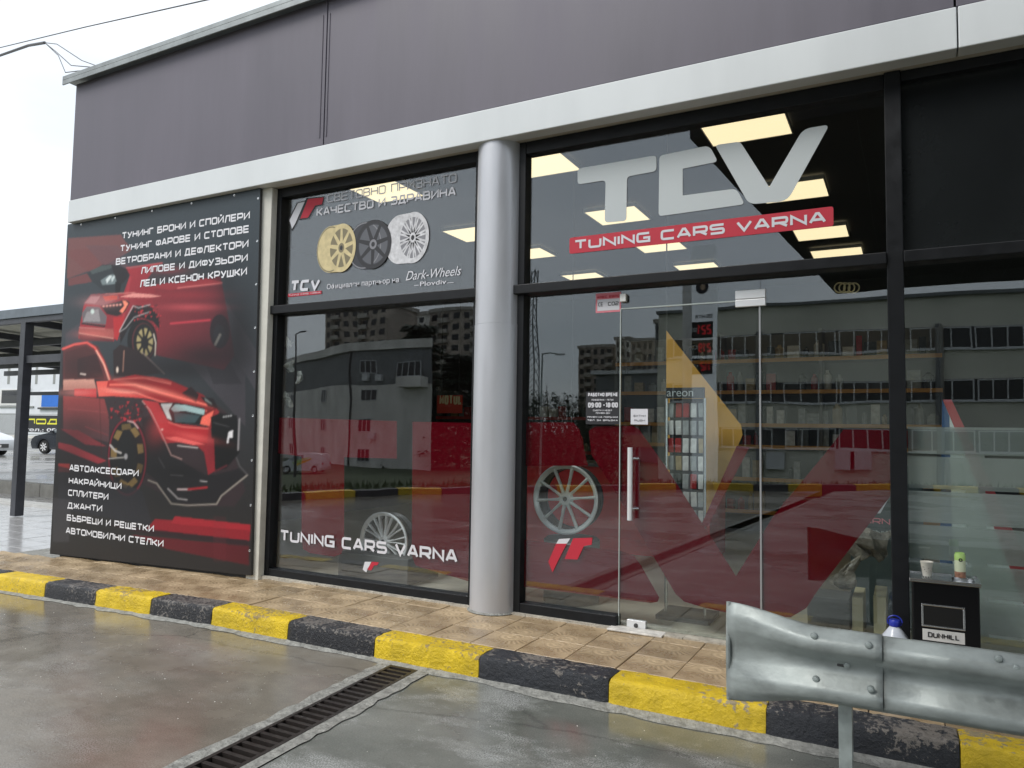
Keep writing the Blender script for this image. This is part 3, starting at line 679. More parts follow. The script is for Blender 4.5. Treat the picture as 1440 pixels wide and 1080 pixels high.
FT, FB = 3.80, 0.23       # top and bottom of glazing
def frame(parent, x0, x1, top=3.865, bot=0.16, wl=0.075, wr=0.05, y0=-0.055, y1=0.05, name='frame'):
    m = MB(); m.box(x0, x0 + wl, y0, y1, bot, top); m.box(x1 - wr, x1, y0, y1, bot, top); m.box(x0 + wl, x1 - wr, y0, y1, FT - 0.02, top)
    m.box(x0 + wl, x1 - wr, y0, y1, bot, FB); return m
# ---- left shop window
wL = empty('shop_window'); wL.parent = shop
f = MB(); x0, x1 = -5.372, -3.06
f.box(x0, x0 + .075, -.055, .05, .16, 3.865); f.box(x1 - .05, x1, -.055, .05, .16, 3.865)
f.box(x0 + .075, x1 - .05, -.053, .05, 3.775, 3.865); f.box(x0 + .075, x1 - .05, -.053, .05, .16, .232)
wLo = f.build('frame', M['black'], wL, 0.005); box(x0 - .01, x1, -.10, .05, 2.632, 2.712).build('transom', M['black'], wL, 0.006)
box(x0 + .07, x1 - .045, 0.000, 0.008, 2.705, 3.78).build('pane', M['glass'], wL)
box(x0 + .07, x1 - .045, 0.000, 0.008, 0.225, 2.635).build('pane', M['glass'], wL)
# ---- right shop front: fixed light, door, side light
wR = empty('shop_window'); wR.parent = shop
f = MB(); a0, a1 = -2.722, -0.088
f.box(a0, a0 + .078, -.055, .05, .16, 3.865); f.box(a0 + .078, a1, -.053, .05, 3.765, 3.865)
f.box(a0 + .078, -1.862, -.053, .05, .13, .235)
f.build('frame', M['black'], wR, 0.005); box(a0 - .035, a1, -.10, .05, 2.632, 2.706).build('transom', M['black'], wR, 0.006)
box(a0 + .074, a1 + .004, 0.0, 0.008, 2.70, 3.77).build('pane', M['glass'], wR)
box(a0 + .074, -1.866, 0.0, 0.008, .23, 2.635).build('pane', M['doorglass'], wR)
box(-0.858, a1 + .004, 0.0, 0.008, .15, 2.635).build('pane', M['doorglass'], wR)
box(-1.862, -0.861, 0.0, 0.008, 2.476, 2.635).build('pane', M['doorglass'], wR)
door = empty('glass_door'); door.parent = shop
box(-1.856, -0.872, 0.0, 0.010, .165, 2.470).build('pane', M['doorglass'], door)
eg = mat('glass_edge', (0.45, 0.50, 0.48), 0.25)
m = MB(); m.box(-1.8635, -1.8575, -.003, .012, .16, 2.475); m.build('edge_strip', eg, door)
m = MB(); m.box(-0.8705, -0.8595, -.004, .013, .16, 2.475); m.build('edge_strip', mat('door_stile_strip', (0.36, 0.37, 0.38), 0.35, .3), door)
m = MB(); m.box(-1.857, -1.02, -.004, .013, 2.471, 2.480); m.build('edge_strip', eg, door)
h = MB().tube([(-1.755, -.075, 0.93), (-1.755, -.075, 1.45)], .019, 14); ho = h.build('handle', M['alu'], door, smooth=True)
for z in (1.01, 1.37):
    MB().tube([(-1.755, -.056, z), (-1.72, 0.0, z)], .012, 10).build('handle_boss', M['steel'], door, smooth=True)
for z0, z1, nm in ((2.432, 2.482, 0), (2.486, 2.546, 1)):
    box(-1.025, -0.825, -.014, .022, z0, z1).build('patch_fitting', M['alu'], door, .003)
box(-1.795, -1.655, -.014, .022, .148, .215).build('floor_lock', M['alu'], door, .003)
MB().lathe([(0, -.012), (.013, -.010), (.016, 0)], (-1.726, -.014, .18), 'y', 14).build('lock_cylinder', M['bolt'], door)
box(-1.90, -1.50, -0.14, -0.02, 0.152, 0.166).build('threshold', mat('worn_threshold', (0.62, 0.60, 0.56), .6, vary=.25, scale=20), door, .004)
box(a1, 0.006, -.075, .06, .13, 3.865).build('mullion', M['black'], shop, .005)
# ---- right-hand light
wF = empty('shop_window'); wF.parent = shop
f = MB(); f.box(.006, 2.6, -.053, .05, 3.80, 3.865); f.box(2.6, 2.7, -.055, .05, .16, 3.865); f.box(.006, 2.6, -.053, .05, .13, .19)
f.build('frame', M['black'], wF, .005); box(.006, 2.6, -.10, .05, 2.632, 2.706).build('transom', M['black'], wF, .006)
box(.002, 2.605, -0.006, .004, 2.70, 3.81).build('dark_upper_pane', mat('dark_upper_pane_black', (.012, .014, .015), .22, vary=.2, scale=1.4), wF)  # canopy's dark reflection and dark film both put into this pane's black colour
MB().box(.008, 2.6, -.030, -.008, 2.706, 2.714).build('bead', M['band'], wF)
box(.002, 2.605, 0.0, .008, .185, 2.635).build('pane', M['doorglass'], wF)
box(2.7, XR - .02, -0.1, .2, .1, 3.86).build('wall', M['darkwall'], shop)
# light bead under upper panes
MB().box(x0 + .075, x1 - .05, -.012, -.001, 2.712, 2.718).build('bead', M['band'], wL)
MB().box(a0 + .078, a1, -.012, -.001, 2.706, 2.712).build('bead', M['band'], wR)

# ---- column
colm = MB().lathe([(.193, 0), (.193, 2.245)], (-2.888, -0.02, 0.152), 'z', 40).lathe([(.190, 2.248), (.190, 3.71)], (-2.888, -0.02, 0.152), 'z', 40)
colm.lathe([(.193, 2.245), (.188, 2.2465), (.190, 2.248)], (-2.888, -0.02, .152), 'z', 40)
co = colm.build('column', M['column'], shop); smooth_mesh(co.data, 30)
an = rad(250); MB().box(-.004, .004, -.194, -.186, .16, 3.85).build('column_seam', M['bolt'], shop, loc=(-2.888, -.02, 0), rz=rad(-62))
MB().lathe([(.194, .010), (.203, .004), (.212, -.002)], (-2.888, -.02, .155), n=40).build('sealant_ring', M['mortar'], shop)

# ================================================================== LETTERING AND VINYL ON THE GLASS
YG = -0.003; YO = 0.0165; YF = 0.012
def vinyl(name, pts, m, parent, Y=YG, t=0.0012, r=0, n=5):
    p = pxpoly(pts, Y)
    if r: p = rounded(p, r, n)
    return MB().plate(p, Y, Y + t).build(name, M[m], parent)
def q(c, sx, sy, ox, oy): return [(x * sx + ox, y * sy + oy) for x, y in c]
c5 = lambda c: q(c, 1 / 3.6, 1 / 3.6, 660, 180); c6 = lambda c: q(c, 1 / 3, 1 / 3, 1000, 100); c3 = lambda c: q(c, .2593, .2593, 360, 220)
vinyl('letter_t', c5([(548, 206), (947, 138), (947, 218), (798, 246), (795, 470), (685, 479), (690, 264), (548, 286)]), 'greyvinyl', wR, r=.03)
vinyl('letter_c', c5([(962, 140), (1215, 88), (1258, 170), (1080, 206), (1080, 342), (1352, 306), (1394, 386), (958, 447)]), 'greyvinyl', wR, r=[.03, .045, .03, .004, .004, .04, .03, .03])
vinyl('letter_v', c6([(16, 312), (122, 297), (245, 489), (388, 244), (500, 225), (322, 548), (160, 562)]), 'greyvinyl', wR, r=[.03, .03, .005, .05, .04, .06, .05])
zs0, zs1 = 2.932, 3.058
MB().plate(rounded([(-2.281, zs0), (-0.396, zs0 - .002), (-0.396, zs1 + .004), (-2.281, zs1)], .018), YG, YG + .0012).build('logo_strip', M['redvinyl'], wR)
letters('lettering', 'TUNING CARS VARNA', -2.24, -0.44, 2.958, .076, YG - .0005, M['whitevinyl'], wR, th=.23, dep=.0012)
# lower left window lettering
px_letters('lettering', 'TUNING CARS VARNA', (393.5, 760.5), (643.4, 792), 744.5, YG - .0005, M['whitevinyl'], wL, th=.22, dep=.0012)
px_letters('lettering', 'СВЕТОВНО ПРИЗНАТО', (459.8, 285.3), (642, 256.3), 273.7, YG, M['whitevinyl'], wL, th=.14, dep=.001)
px_letters('lettering', 'КАЧЕСТВО И ЗДРАВИНА', (445, 304.5), (641, 275), 293, YG, M['whitevinyl'], wL, th=.19, dep=.001)
for pl, mm in (([(222, 250), (272, 238), (218, 365), (195, 405), (176, 345)], 'blackvinyl'), ([(272, 226), (372, 216), (362, 265), (325, 272), (285, 338), (232, 345)], 'blackvinyl')):
    vinyl('emblem_edge', c3(pl), mm, wL, YG + .0013)
vinyl('emblem_white', c3([(227, 254), (264, 245), (213, 362), (195, 392), (182, 346)]), 'whitevinyl', wL, YG)
vinyl('emblem_red', c3([(282, 231), (366, 222), (357, 259), (320, 266), (281, 331), (240, 337)]), 'redvinyl', wL, YG)
xx0, zz0 = at(571, 393, YG); xx1, zz1 = at(649, 387, YG)
font_text('lettering', 'Dark-Wheels', xx0, xx1, (zz0 + zz1) / 2 - .004, YG - .001, M['whitevinyl'], wL, h=.115, shear=.35)
xx0, zz0 = at(591, 403, YG); xx1, _ = at(628, 400, YG)
font_text('lettering', 'Plovdiv', xx0, xx1, zz0 + .003, YG - .001, M['whitevinyl'], wL, h=.055, bold=.01)
for a, b in (((585, 402.5), (589, 402)), ((631, 399), (638, 398))):
    A = at(*a, YG); B = at(*b, YG); MB().box(A[0] - .02, B[0] + .0, YG - .002, YG - .001, A[1] + .005, A[1] + .009).build('dash', M['whitevinyl'], wL)
xx0, zz0 = at(460, 405.4, YG); xx1, zz1 = at(561, 398.5, YG)
font_text('lettering', 'Официален партньор на', xx0, xx1, (zz0 + zz1) / 2, YG - .001, M['whitevinyl'], wL, h=.066, bold=.004)
px_letters('lettering', 'TCV', (407.5, 410.5), (449, 408), 395, YG - .0008, M['whitevinyl'], wL, th=.26, slant=.12)
A = at(405, 416, YG); B = at(452, 411, YG)
MB().box(A[0], B[0], YG - .001, YG, A[1] - .012, A[1] + .018).build('logo_strip', M['redvinyl'], wL)
letters('lettering', 'TUNING CARS VARNA', A[0] + .01, B[0] - .01, A[1] - .004, .014, YG - .0014, M['whitevinyl'], wL, th=.2, dep=.0006)

# three printed wheels on the upper left pane
def print_wheel(cx, cy, rx, ry, side, ns, face, hub, dark, Y, double=False):
    c = at(cx, cy, Y); ex = abs(at(cx + rx, cy, Y)[0] - at(cx - rx, cy, Y)[0]) / 2; ez = abs(at(cx, cy + ry, Y)[1] - at(cx, cy - ry, Y)[1]) / 2
    before = set(bpy.data.objects.keys()); root = wL
    def ell(k, ox=0, n=36, sx=1): return [(c[0] + ox + math.cos(2 * math.pi * i / n) * ex * k * sx, c[1] + math.sin(2 * math.pi * i / n) * ez * k) for i in range(n)]
    def ring(k0, k1, y, m, ox=0):
        a, b = ell(k1, ox), ell(k0, ox); n = len(a); vs = [(x, y, z) for x, z in a] + [(x, y, z) for x, z in b]
        MB().add(vs, [(i, (i + 1) % n, n + (i + 1) % n, n + i) for i in range(n)]).build('print_ring', m, root)
    sx = side * ex
    MB().plate(ell(.97, sx), Y + .0006, Y + .0010).build('barrel_print', M[dark[0]], root)
    hull = [(c[0] + sx, c[1] + ez * .965), (c[0], c[1] + ez * .985), (c[0], c[1] - ez * .985), (c[0] + sx, c[1] - ez * .965)]
    MB().plate(hull, Y + .0007, Y + .0009).build('barrel_print', M[dark[0]], root)
    ring(.90, .95, Y + .0002, M[hub], sx)
    MB().plate(ell(.93), Y + .0003, Y + .0005).build('barrel_print', M[dark[1]], root)
    ring(.84, 1.0, Y - .0002, M[face]); ring(.80, .84, Y - .0001, M[dark[0] if face != 'midgrey' else 'blackvinyl'])
    m = MB(); 
    for i in range(ns):
        a = 2 * math.pi * i / ns + .2
        for off in ((-.09, .09) if double else (0,)):
            w = .045 if double else .085; p = []
            for k, ww in ((.15, w * 1.2), (.84, w * .8)):
                ca, sa = math.cos(a + off * (1 if k > .5 else .3)), math.sin(a + off * (1 if k > .5 else .3)); p.append((ca * k - sa * ww, sa * k + ca * ww)); p.append((ca * k + sa * ww, sa * k - ca * ww))
            p = [p[0], p[2], p[3], p[1]]
            m.add([(c[0] + x * ex, Y - .0004 - i * .00002, c[1] + z * ez) for x, z in p], [(0, 1, 2, 3)])
    m.build('spoke_print', M[face], root)
    MB().plate(ell(.20), Y - .0009, Y - .0007).build('hub_print', M[hub], root); MB().plate(ell(.10), Y - .0011, Y - .0010).build('hub_print', M['blackvinyl'], root)
    join([o for o in bpy.data.objects if o.name not in before], 'wheel_print', wL)
print_wheel(580.4, 334, 22.5, 36, -.82, 12, 'silver', 'silver', ('silver', 'midgrey'), YG - .003, True)
print_wheel(524.7, 343.5, 25, 34.5, -.5, 7, 'blackvinyl', 'midgrey', ('print_dark', 'print_dark2'), YG - .006)
print_wheel(480, 348.5, 20, 34, -.78, 9, 'gold', 'golddark', ('gold', 'golddark'), YG - .009)

# giant red initials on the lower panes
vinyl('red_film', [(388, 587), (558, 592), (558, 645), (484, 643), (484, 766), (480, 779), (470, 783), (436, 778), (426, 772), (424, 757), (424, 642), (388, 637)], 'redfilm', wL, YO)
vinyl('red_film', [(580, 593), (675, 595), (675, 822), (595, 799), (584, 795), (579, 780)], 'redfilm', wL, YO)
vinyl('red_film', [(720, 594), (806, 594), (815, 604), (823, 640), (827, 655), (720, 655)], 'redfilm', wR, YO)
vinyl('red_film', [(720, 757), (874, 775), (892, 782), (902, 796), (927, 840), (925, 846), (915, 848), (720, 823)], 'redfilm', wR, YO)
vinyl('red_film', [(838, 599), (890, 599), (898, 603), (936, 656), (1035, 810), (1088, 725), (1165, 632), (1186, 604), (1252, 604), (1252, 698), (1148, 833), (1134, 855), (1112, 868), (1040, 866), (985, 853), (962, 846), (950, 835), (864, 689), (832, 640), (828, 606)], 'redfilm', wR, YO)
vinyl('red_film', [(1036, 627), (1054, 629), (994, 742), (986, 738)], 'redfilm', wR, YO)
# frosted bands on the far right light
zb = [at(1270, y, YG)[1] for y in (600, 639, 687, 734, 785, 832, 880, 925)]
for i in range(7):
    box(.012, 2.6, YF, YF + .001, zb[i + 1] + .006, zb[i] - (.010 if i else 0)).build('frosted_band', M['frost'], wF)
for i in range(1, 7):
    # the cut line between the bands is bridged for a hand's width
    box(.012 + .30, .012 + .40, YF + .0002, YF + .0008, zb[i] - .010, zb[i] + .006).build('frosted_bridge', M['frost'], wF)

# stickers
def sticker(name, x0, y0, x1, y1, m, parent, r=.004, dy=0.0):
    A = at(x0, y0, YG + dy); B = at(x1, y1, YG + dy)
    return MB().plate(rounded([(A[0], B[1]), (B[0], B[1]), (B[0], A[1]), (A[0], A[1])], r, 3), YG + dy, YG + dy + .001).build(name, M[m], parent)
sticker('opening_hours_panel', 824, 551, 872, 597, 'blackvinyl', wR, dy=.001)
def small(txt, x0, x1, y, h, m='whitevinyl', p=wR, th=.2, yd=-.001):
    A = at(x0, y, YG); B = at(x1, y, YG); letters('lettering', txt, A[0], B[0], A[1], h, YG + yd, M[m], p, th=th, dep=.0008)
small('РАБОТНО ВРЕМЕ', 827, 869, 557.6, .027, th=.24); small('ПОНЕДЕЛНИК - ПЕТЪК', 832, 863, 563.5, .012)
small('09:00 -18:00', 827, 869, 573.2, .038, th=.24); small('СЪБОТА И НЕДЕЛЯ', 834, 862, 578.2, .012); small('ПОЧИВЕН ДЕН', 838, 858, 582, .012)
small('ПРИЕМ НА ПОРЪЧКИ', 826, 869, 587.5, .012, th=.24); small('ТЕЛ. ЗА ВРЪЗКА', 826, 869, 592, .012, th=.24)
sticker('pink_notice', 838, 413, 873, 438, 'pinkvinyl', wR, .003, .0015); sticker('notice_field', 840, 421.5, 871, 435.5, 'whitevinyl', wR, .002, .0)
small('АРЕС ЕВРО', 839.5, 871.5, 420, .018, 'redvinyl', th=.26); small('CE', 841.5, 848, 431, .03, 'blackvinyl', th=.14); small('CO2', 855, 870, 430, .028, 'blackvinyl', th=.18)
sticker('white_sticker', 887, 575, 911, 597, 'whitevinyl', door, .0); small('БУТНИ', 891, 908, 586, .014, 'midgrey', door, yd=-.001); small('PUSH', 892, 907, 592.5, .014, 'midgrey', door)
box(*[at(874, 414, 0)[0], at(882.5, 414, 0)[0]], -.04, -.002, at(874, 425.5, 0)[1], at(874, 414.5, 0)[1]).build('sensor_box', M['white'], wR, .003)

# ================================================================== BILLBOARD
YP = -0.165
bd = empty('advertising_board', 'tall dark printed board with two red custom hatchbacks and white lettering, left of the glazing', 'billboard', loc=(0, 0, 0))
zpT, zpB = 3.855, 0.145
P0 = [(-8.56, 0.085), (-5.405, 0.172), (-5.47, 3.858), (-8.56, 3.868)]
MB().plate(P0, YP + .002, YP + .03).build('backing', M['poster_edge'], bd)
NX, NZ = 300, 360
NX0, NZ0 = NX, NZ; NX, NZ = NX * 2, NZ * 2      # painted at double density, then averaged down
gv = np.zeros((NZ * NX, 3)); u = np.linspace(0, 1, NX); w = np.linspace(0, 1, NZ)
U, W = np.meshgrid(u, w); Pa = np.array(P0)
XZ = (Pa[0] * ((1 - U) * (1 - W))[..., None] + Pa[1] * (U * (1 - W))[..., None] + Pa[2] * (U * W)[..., None] + Pa[3] * ((1 - U) * W)[..., None]).reshape(-1, 2)
gv[:, 0] = XZ[:, 0]; gv[:, 1] = YP; gv[:, 2] = XZ[:, 1]
Rn = np.array(RM); qq = (gv - np.array(CAM)) @ Rn
AX = 720 + FPX * qq[:, 0] / qq[:, 1]; AY = 540 - FPX * qq[:, 2] / qq[:, 1]     # artwork coordinates of the print
art = np.zeros((len(AX), 3))
def lin(c): return np.array(srgb(*c))
def inside(pts):
    r = np.zeros(len(AX), bool); n = len(pts); j = n - 1
    for i in range(n):
        xi, yi = pts[i]; xj, yj = pts[j]
        if yi != yj: r ^= ((yi > AY) != (yj > AY)) & (AX < (xj - xi) * (AY - yi) / (yj - yi) + xi)
        j = i
    return r
def paint(pts, c, a=1.0, c2=None, ax=None):
    m = inside(pts)
    if c2 is None: colr = np.broadcast_to(lin(c), (m.sum(), 3))
    else:
        (xa, ya), (xb, yb) = ax; d = np.array([xb - xa, yb - ya], float); t = np.clip(((AX[m] - xa) * d[0] + (AY[m] - ya) * d[1]) / (d @ d), 0, 1)[:, None]
        colr = lin(c) * (1 - t) + lin(c2) * t
    art[m] = art[m] * (1 - a) + colr * a
def pline(pts, wd, c, a=1.0):
    d = np.full(len(AX), 1e9)
    for (xa, ya), (xb, yb) in zip(pts[:-1], pts[1:]):
        dx_, dy_ = xb - xa, yb - ya; t = np.clip(((AX - xa) * dx_ + (AY - ya) * dy_) / (dx_ * dx_ + dy_ * dy_), 0, 1)
        d = np.minimum(d, np.hypot(AX - xa - t * dx_, AY - ya - t * dy_))
    k = np.clip(wd / 2 - d + .5, 0, 1)[:, None] * a; art[:] = art * (1 - k) + lin(c) * k
def pell(cx, cy, rx, ry, c, a=1.0, k0=0.0):
    r = np.hypot((AX - cx) / rx, (AY - cy) / ry); k = (np.clip((1 - r) * min(rx, ry) + .5, 0, 1) * (r >= k0))[:, None] * a
    art[:] = art * (1 - k) + lin(c) * k
A1 = lambda c: q(c, 160 / 1080, 160 / 1080, 85, 350)
A2 = lambda c: q(c, 150 / 675, 240 / 1080, 80, 480)
A3 = lambda c: q(c, 160 / 864, 200 / 1080, 200, 540)
t = np.clip((AY - 260) / 540, 0, 1)[:, None]; art[:] = lin((62, 72, 78)) * (1 - t) + lin((50, 48, 52)) * t
tt = np.clip((t - .45) * 2.4, 0, 1); art[:] = art * (1 - tt) + lin((46, 44, 44)) * tt
# slanting background shards
paint([(96, 335), (170, 330), (185, 352), (150, 372), (94, 392)], (150, 84, 78), .55); paint([(96, 352), (150, 346), (210, 400), (170, 420), (94, 358)], (120, 66, 66), .5)
paint([(96, 392), (165, 372), (180, 388), (96, 402)], (150, 66, 60), .5)
paint([(120, 345), (165, 345), (345, 520), (345, 600)], (92, 82, 90), .35); paint([(270, 395), (300, 395), (365, 500), (365, 560)], (100, 92, 100), .35)
paint([(255, 420), (275, 420), (340, 540), (300, 540)], (38, 36, 42), .5); paint([(92, 470), (130, 440), (130, 540), (92, 560)], (88, 78, 86), .45)
# rear car
paint(A1([(250, 230), (400, 150), (560, 150), (640, 200), (660, 250), (600, 420), (440, 420), (300, 310)]), (50, 56, 60)); paint(A1([(280, 210), (390, 160), (520, 150), (470, 190), (300, 240)]), (78, 88, 88))
paint(A1([(380, 300), (450, 255), (500, 240), (540, 300), (520, 330), (400, 345)]), (120, 132, 134)); paint(A1([(430, 290), (470, 250), (490, 260), (440, 330)]), (205, 212, 212)); paint(A1([(480, 280), (510, 250), (520, 262), (490, 320)]), (190, 200, 200))
paint(A1([(480, 150), (640, 190), (650, 260), (590, 330), (540, 330)]), (38, 34, 38)); paint(A1([(520, 310), (580, 330), (560, 430), (520, 430)]), (26, 24, 27))
paint(A1([(630, 190), (980, 140), (1075, 155), (1075, 700), (1000, 1010), (900, 1010), (880, 860), (700, 700), (520, 800), (510, 880), (170, 850), (190, 700), (220, 540), (300, 430), (600, 420), (660, 250)]), (168, 42, 54), 1, (110, 38, 48), ((150, 390), (245, 470)))
paint(A1([(560, 860), (620, 400), (655, 260), (675, 260), (600, 700)]), (170, 50, 62))
paint([(225, 384), (310, 388), (320, 440), (330, 500), (315, 520), (222, 500), (215, 420)], (132, 40, 50), 1, (96, 40, 50), ((230, 400), (330, 440)))
paint([(222, 372), (252, 366), (300, 372), (312, 388), (240, 398), (200, 402)], (52, 58, 62), .92)
paint([(200, 402), (290, 392), (312, 396), (306, 400), (240, 408)], (150, 48, 56))
pline([(250, 405), (312, 398)], 1.8, (215, 120, 118), .8); pline([(240, 455), (295, 450)], 2.5, (205, 62, 78), .9); pline([(178, 377), (228, 370)], 1.6, (215, 90, 92), .8)
paint(A1([(560, 455), (700, 420), (850, 430), (965, 450), (860, 462), (640, 460)]), (226, 150, 142)); pline(A1([(430, 430), (700, 415)]), 1.2, (230, 150, 140), .7)
paint(A1([(220, 520), (290, 430), (540, 430), (560, 470), (400, 540)]), (140, 84, 88)); paint(A1([(230, 515), (290, 450), (380, 450), (330, 520)]), (176, 128, 130)); paint(A1([(400, 450), (540, 440), (540, 480), (430, 500)]), (198, 78, 62))
paint(A1([(380, 540), (620, 480), (660, 510), (610, 600), (540, 640), (440, 620)]), (42, 30, 34)); paint(A1([(590, 490), (615, 490), (645, 520), (590, 610), (560, 590), (605, 540)]), (240, 140, 110))
for i in range(6): pell(85 + (410 + i * 32) * .148, 350 + (545 - i * 3) * .148, 1.7, 1.1, (250, 175, 160))
paint(A1([(205, 610), (250, 545), (370, 550), (440, 640), (430, 720), (210, 700)]), (112, 104, 108)); paint(A1([(215, 690), (250, 600), (360, 570), (380, 690)]), (150, 144, 146)); pell(130, 438, 2.5, 3.5, (205, 220, 214), .9)
paint(A1([(200, 700), (430, 728), (420, 745), (195, 715)]), (40, 34, 38)); paint(A1([(180, 740), (500, 760), (510, 830), (500, 850), (170, 800)]), (165, 84, 80)); paint(A1([(170, 800), (500, 850), (500, 880), (190, 870)]), (106, 44, 50))
pline(A1([(180, 800), (500, 850)]), 1.4, (225, 165, 150), .8); pline(A1([(180, 745), (420, 760)]), 1.3, (200, 130, 126), .8)
paint(A1([(500, 650), (610, 640), (540, 870), (510, 850)]), (180, 36, 44))
# arch of the rear car with pixel triangles
paint(A1([(560, 780), (700, 540), (860, 530), (930, 640), (940, 760), (880, 690), (760, 650), (640, 760), (570, 900)]), (30, 24, 28))
rr = random.Random(3)
for i in range(70):
    a, b = rr.uniform(690, 950), rr.uniform(525, 760)
    s = rr.uniform(10, 24); paint(A1([(a, b), (a + s, b + 4), (a + s * .4, b + s)]), (200, 50, 60) if rr.random() < .6 else (40, 20, 26), .85)
pline(A1([(560, 780), (690, 540), (740, 560), (850, 530)]), 1.0, (210, 205, 205), .8); pline(A1([(560, 790), (620, 750), (700, 650), (840, 600)]), 1.0, (200, 196, 196), .7)
pell(200, 479, 21, 30, (22, 20, 22)); pell(202, 480, 16.5, 26, (88, 40, 44)); pell(202.5, 480, 15, 24.5, (28, 26, 28)); pell(203.5, 481, 11.5, 19.5, (168, 154, 110)); 
for i in range(9):
    a = 2 * math.pi * i / 9 + .3; pline([(203.5, 481), (203.5 + 12 * math.cos(a), 481 + 20 * math.sin(a))], 3.2, (24, 22, 24))
pell(203.5, 482, 5.5, 9.5, (30, 27, 28)); pline([(216, 470), (219, 482), (218, 500)], 1.4, (225, 215, 200), .9)
pell(309, 466, 14, 24, (34, 32, 38), .9); pell(308, 471, 8, 15, (46, 44, 50)); 
for i in range(5): pell(303 + i * 1.6, 484 - i * 3.2, 1.8, 2.2, (150, 146, 138), .8)
# front car: body
paint([(88, 492), (112, 483), (128, 486), (142, 505), (154, 535), (190, 528), (240, 534), (285, 555), (318, 580), (330, 640), (345, 690), (330, 712), (262, 712), (200, 680), (150, 690), (82, 690), (86, 560)], (58, 46, 50))
paint(A2([(40, 50), (190, 5), (260, 30), (310, 130), (350, 240), (300, 245), (250, 240), (40, 240)]), (102, 48, 50)); paint(A2([(50, 70), (180, 30), (230, 60), (300, 240), (50, 235)]), (86, 42, 42)); paint(A2([(130, 110), (250, 80), (300, 230), (130, 228)]), (64, 32, 34))
pline(A2([(38, 48), (110, 20), (190, 8), (240, 40), (290, 120), (335, 245)]), 3.0, (226, 92, 84)); pline(A2([(250, 60), (300, 150), (330, 240)]), 2.4, (240, 180, 160), .8)
paint(A2([(355, 60), (400, 20), (520, 60), (660, 200), (560, 215), (360, 225)]), (46, 30, 32)); pline(A2([(540, 70), (680, 205)]), 1.2, (170, 150, 140), .8); pline(A2([(425, 60), (418, 190)]), 1.3, (200, 150, 130), .7); pell(165, 520, 1.6, 4, (235, 215, 200)); pline(A2([(150, 205), (180, 210)]), 1.8, (240, 220, 210))
paint(A2([(40, 242), (235, 240), (250, 300), (40, 310)]), (214, 158, 142), .95, (120, 50, 50), ((90, 535), (90, 562))); paint(A2([(110, 300), (250, 300), (250, 355), (110, 345)]), (196, 44, 52))
paint(A2([(40, 345), (300, 365), (330, 480), (330, 640), (40, 560)]), (146, 62, 62), 1, (88, 62, 66), ((110, 560), (110, 620)))
paint(A2([(250, 255), (345, 250), (675, 310), (675, 380), (560, 360), (340, 345), (265, 350)]), (226, 96, 84), 1, (196, 48, 52), ((150, 540), (215, 560)))
# bonnet, wing and nose
hood = [(152, 535), (190, 527), (235, 533), (262, 545), (285, 555), (305, 572), (308, 590), (300, 600), (262, 574), (225, 566), (212, 560), (150, 545)]
paint(hood, (172, 30, 38), 1, (120, 26, 32), ((180, 530), (290, 590)))
pline([(155, 541), (190, 541), (225, 552), (300, 572)], 3.0, (240, 120, 104), .85); pline([(160, 534), (200, 531), (240, 540)], 1.6, (235, 130, 118), .8); pline([(150, 551), (190, 552), (224, 564), (290, 578)], 2.2, (236, 116, 104), .8)
pline([(195, 532), (215, 531), (240, 538)], 2.4, (200, 90, 80), .8)
paint(A3([(300, 70), (370, 20), (430, 80), (410, 140)]), (44, 26, 30)); paint(A3([(440, 95), (540, 110), (580, 190), (500, 170)]), (34, 26, 30)); paint(A3([(470, 100), (520, 140), (535, 160), (480, 130)]), (120, 130, 128), .9)
paint(A3([(0, 120), (60, 130), (180, 150), (260, 300), (500, 330), (560, 190), (585, 210), (520, 340), (545, 660), (500, 680), (470, 520), (420, 470), (300, 440), (180, 450), (150, 420), (110, 320), (30, 170)]), (182, 52, 58), 1, (140, 36, 44), ((215, 565), (300, 650)))
paint(A3([(120, 300), (190, 290), (300, 320), (500, 335), (495, 450), (400, 430), (250, 400), (170, 400)]), (176, 34, 44)); paint(A3([(170, 405), (260, 400), (420, 440), (480, 460), (380, 462), (210, 425)]), (226, 100, 96)); pline(A3([(200, 290), (300, 325), (500, 340)]), 1.6, (225, 120, 110), .8)
paint(A3([(120, 140), (260, 140), (470, 180), (480, 210), (440, 305), (240, 300), (190, 270)]), (26, 32, 34)); paint(A3([(140, 150), (230, 150), (200, 200), (225, 275), (190, 260)]), (200, 212, 210)); paint(A3([(215, 190), (250, 155), (330, 160), (475, 195), (470, 235), (330, 205), (240, 210)]), (158, 184, 184)); paint(A3([(240, 215), (440, 240), (400, 295), (250, 290)]), (62, 84, 88)); paint(A3([(455, 250), (545, 200), (510, 320), (440, 305)]), (236, 110, 92))
# grille and skirts
paint(A3([(520, 250), (590, 220), (720, 240), (740, 520), (640, 640), (550, 660), (530, 420)]), (20, 19, 22)); paint(A3([(500, 400), (545, 420), (552, 660), (500, 690), (480, 560)]), (158, 40, 52))
pline(A3([(738, 265), (728, 500)]), 2.2, (150, 146, 148)); pline(A3([(550, 665), (640, 620)]), 2.4, (100, 40, 50)); paint(A3([(655, 365), (690, 350), (685, 410), (660, 410), (655, 450), (640, 450)]), (225, 222, 224))
for i in range(6): pline(A3([(540 + i * 18, 290 + i * 5), (570 + i * 18, 305 + i * 4)]), .9, (90, 88, 90), .8)
for i in range(4): pell(200 + (620 + i * 18) * .185, 540 + (250 - i * 3) * .185, 1.2, .9, (205, 205, 205))
paint(A3([(0, 640), (110, 740), (220, 905), (560, 912), (600, 850), (790, 690), (730, 640), (560, 690), (480, 690), (250, 560), (150, 420), (60, 240), (0, 260)]), (34, 33, 37), .93)
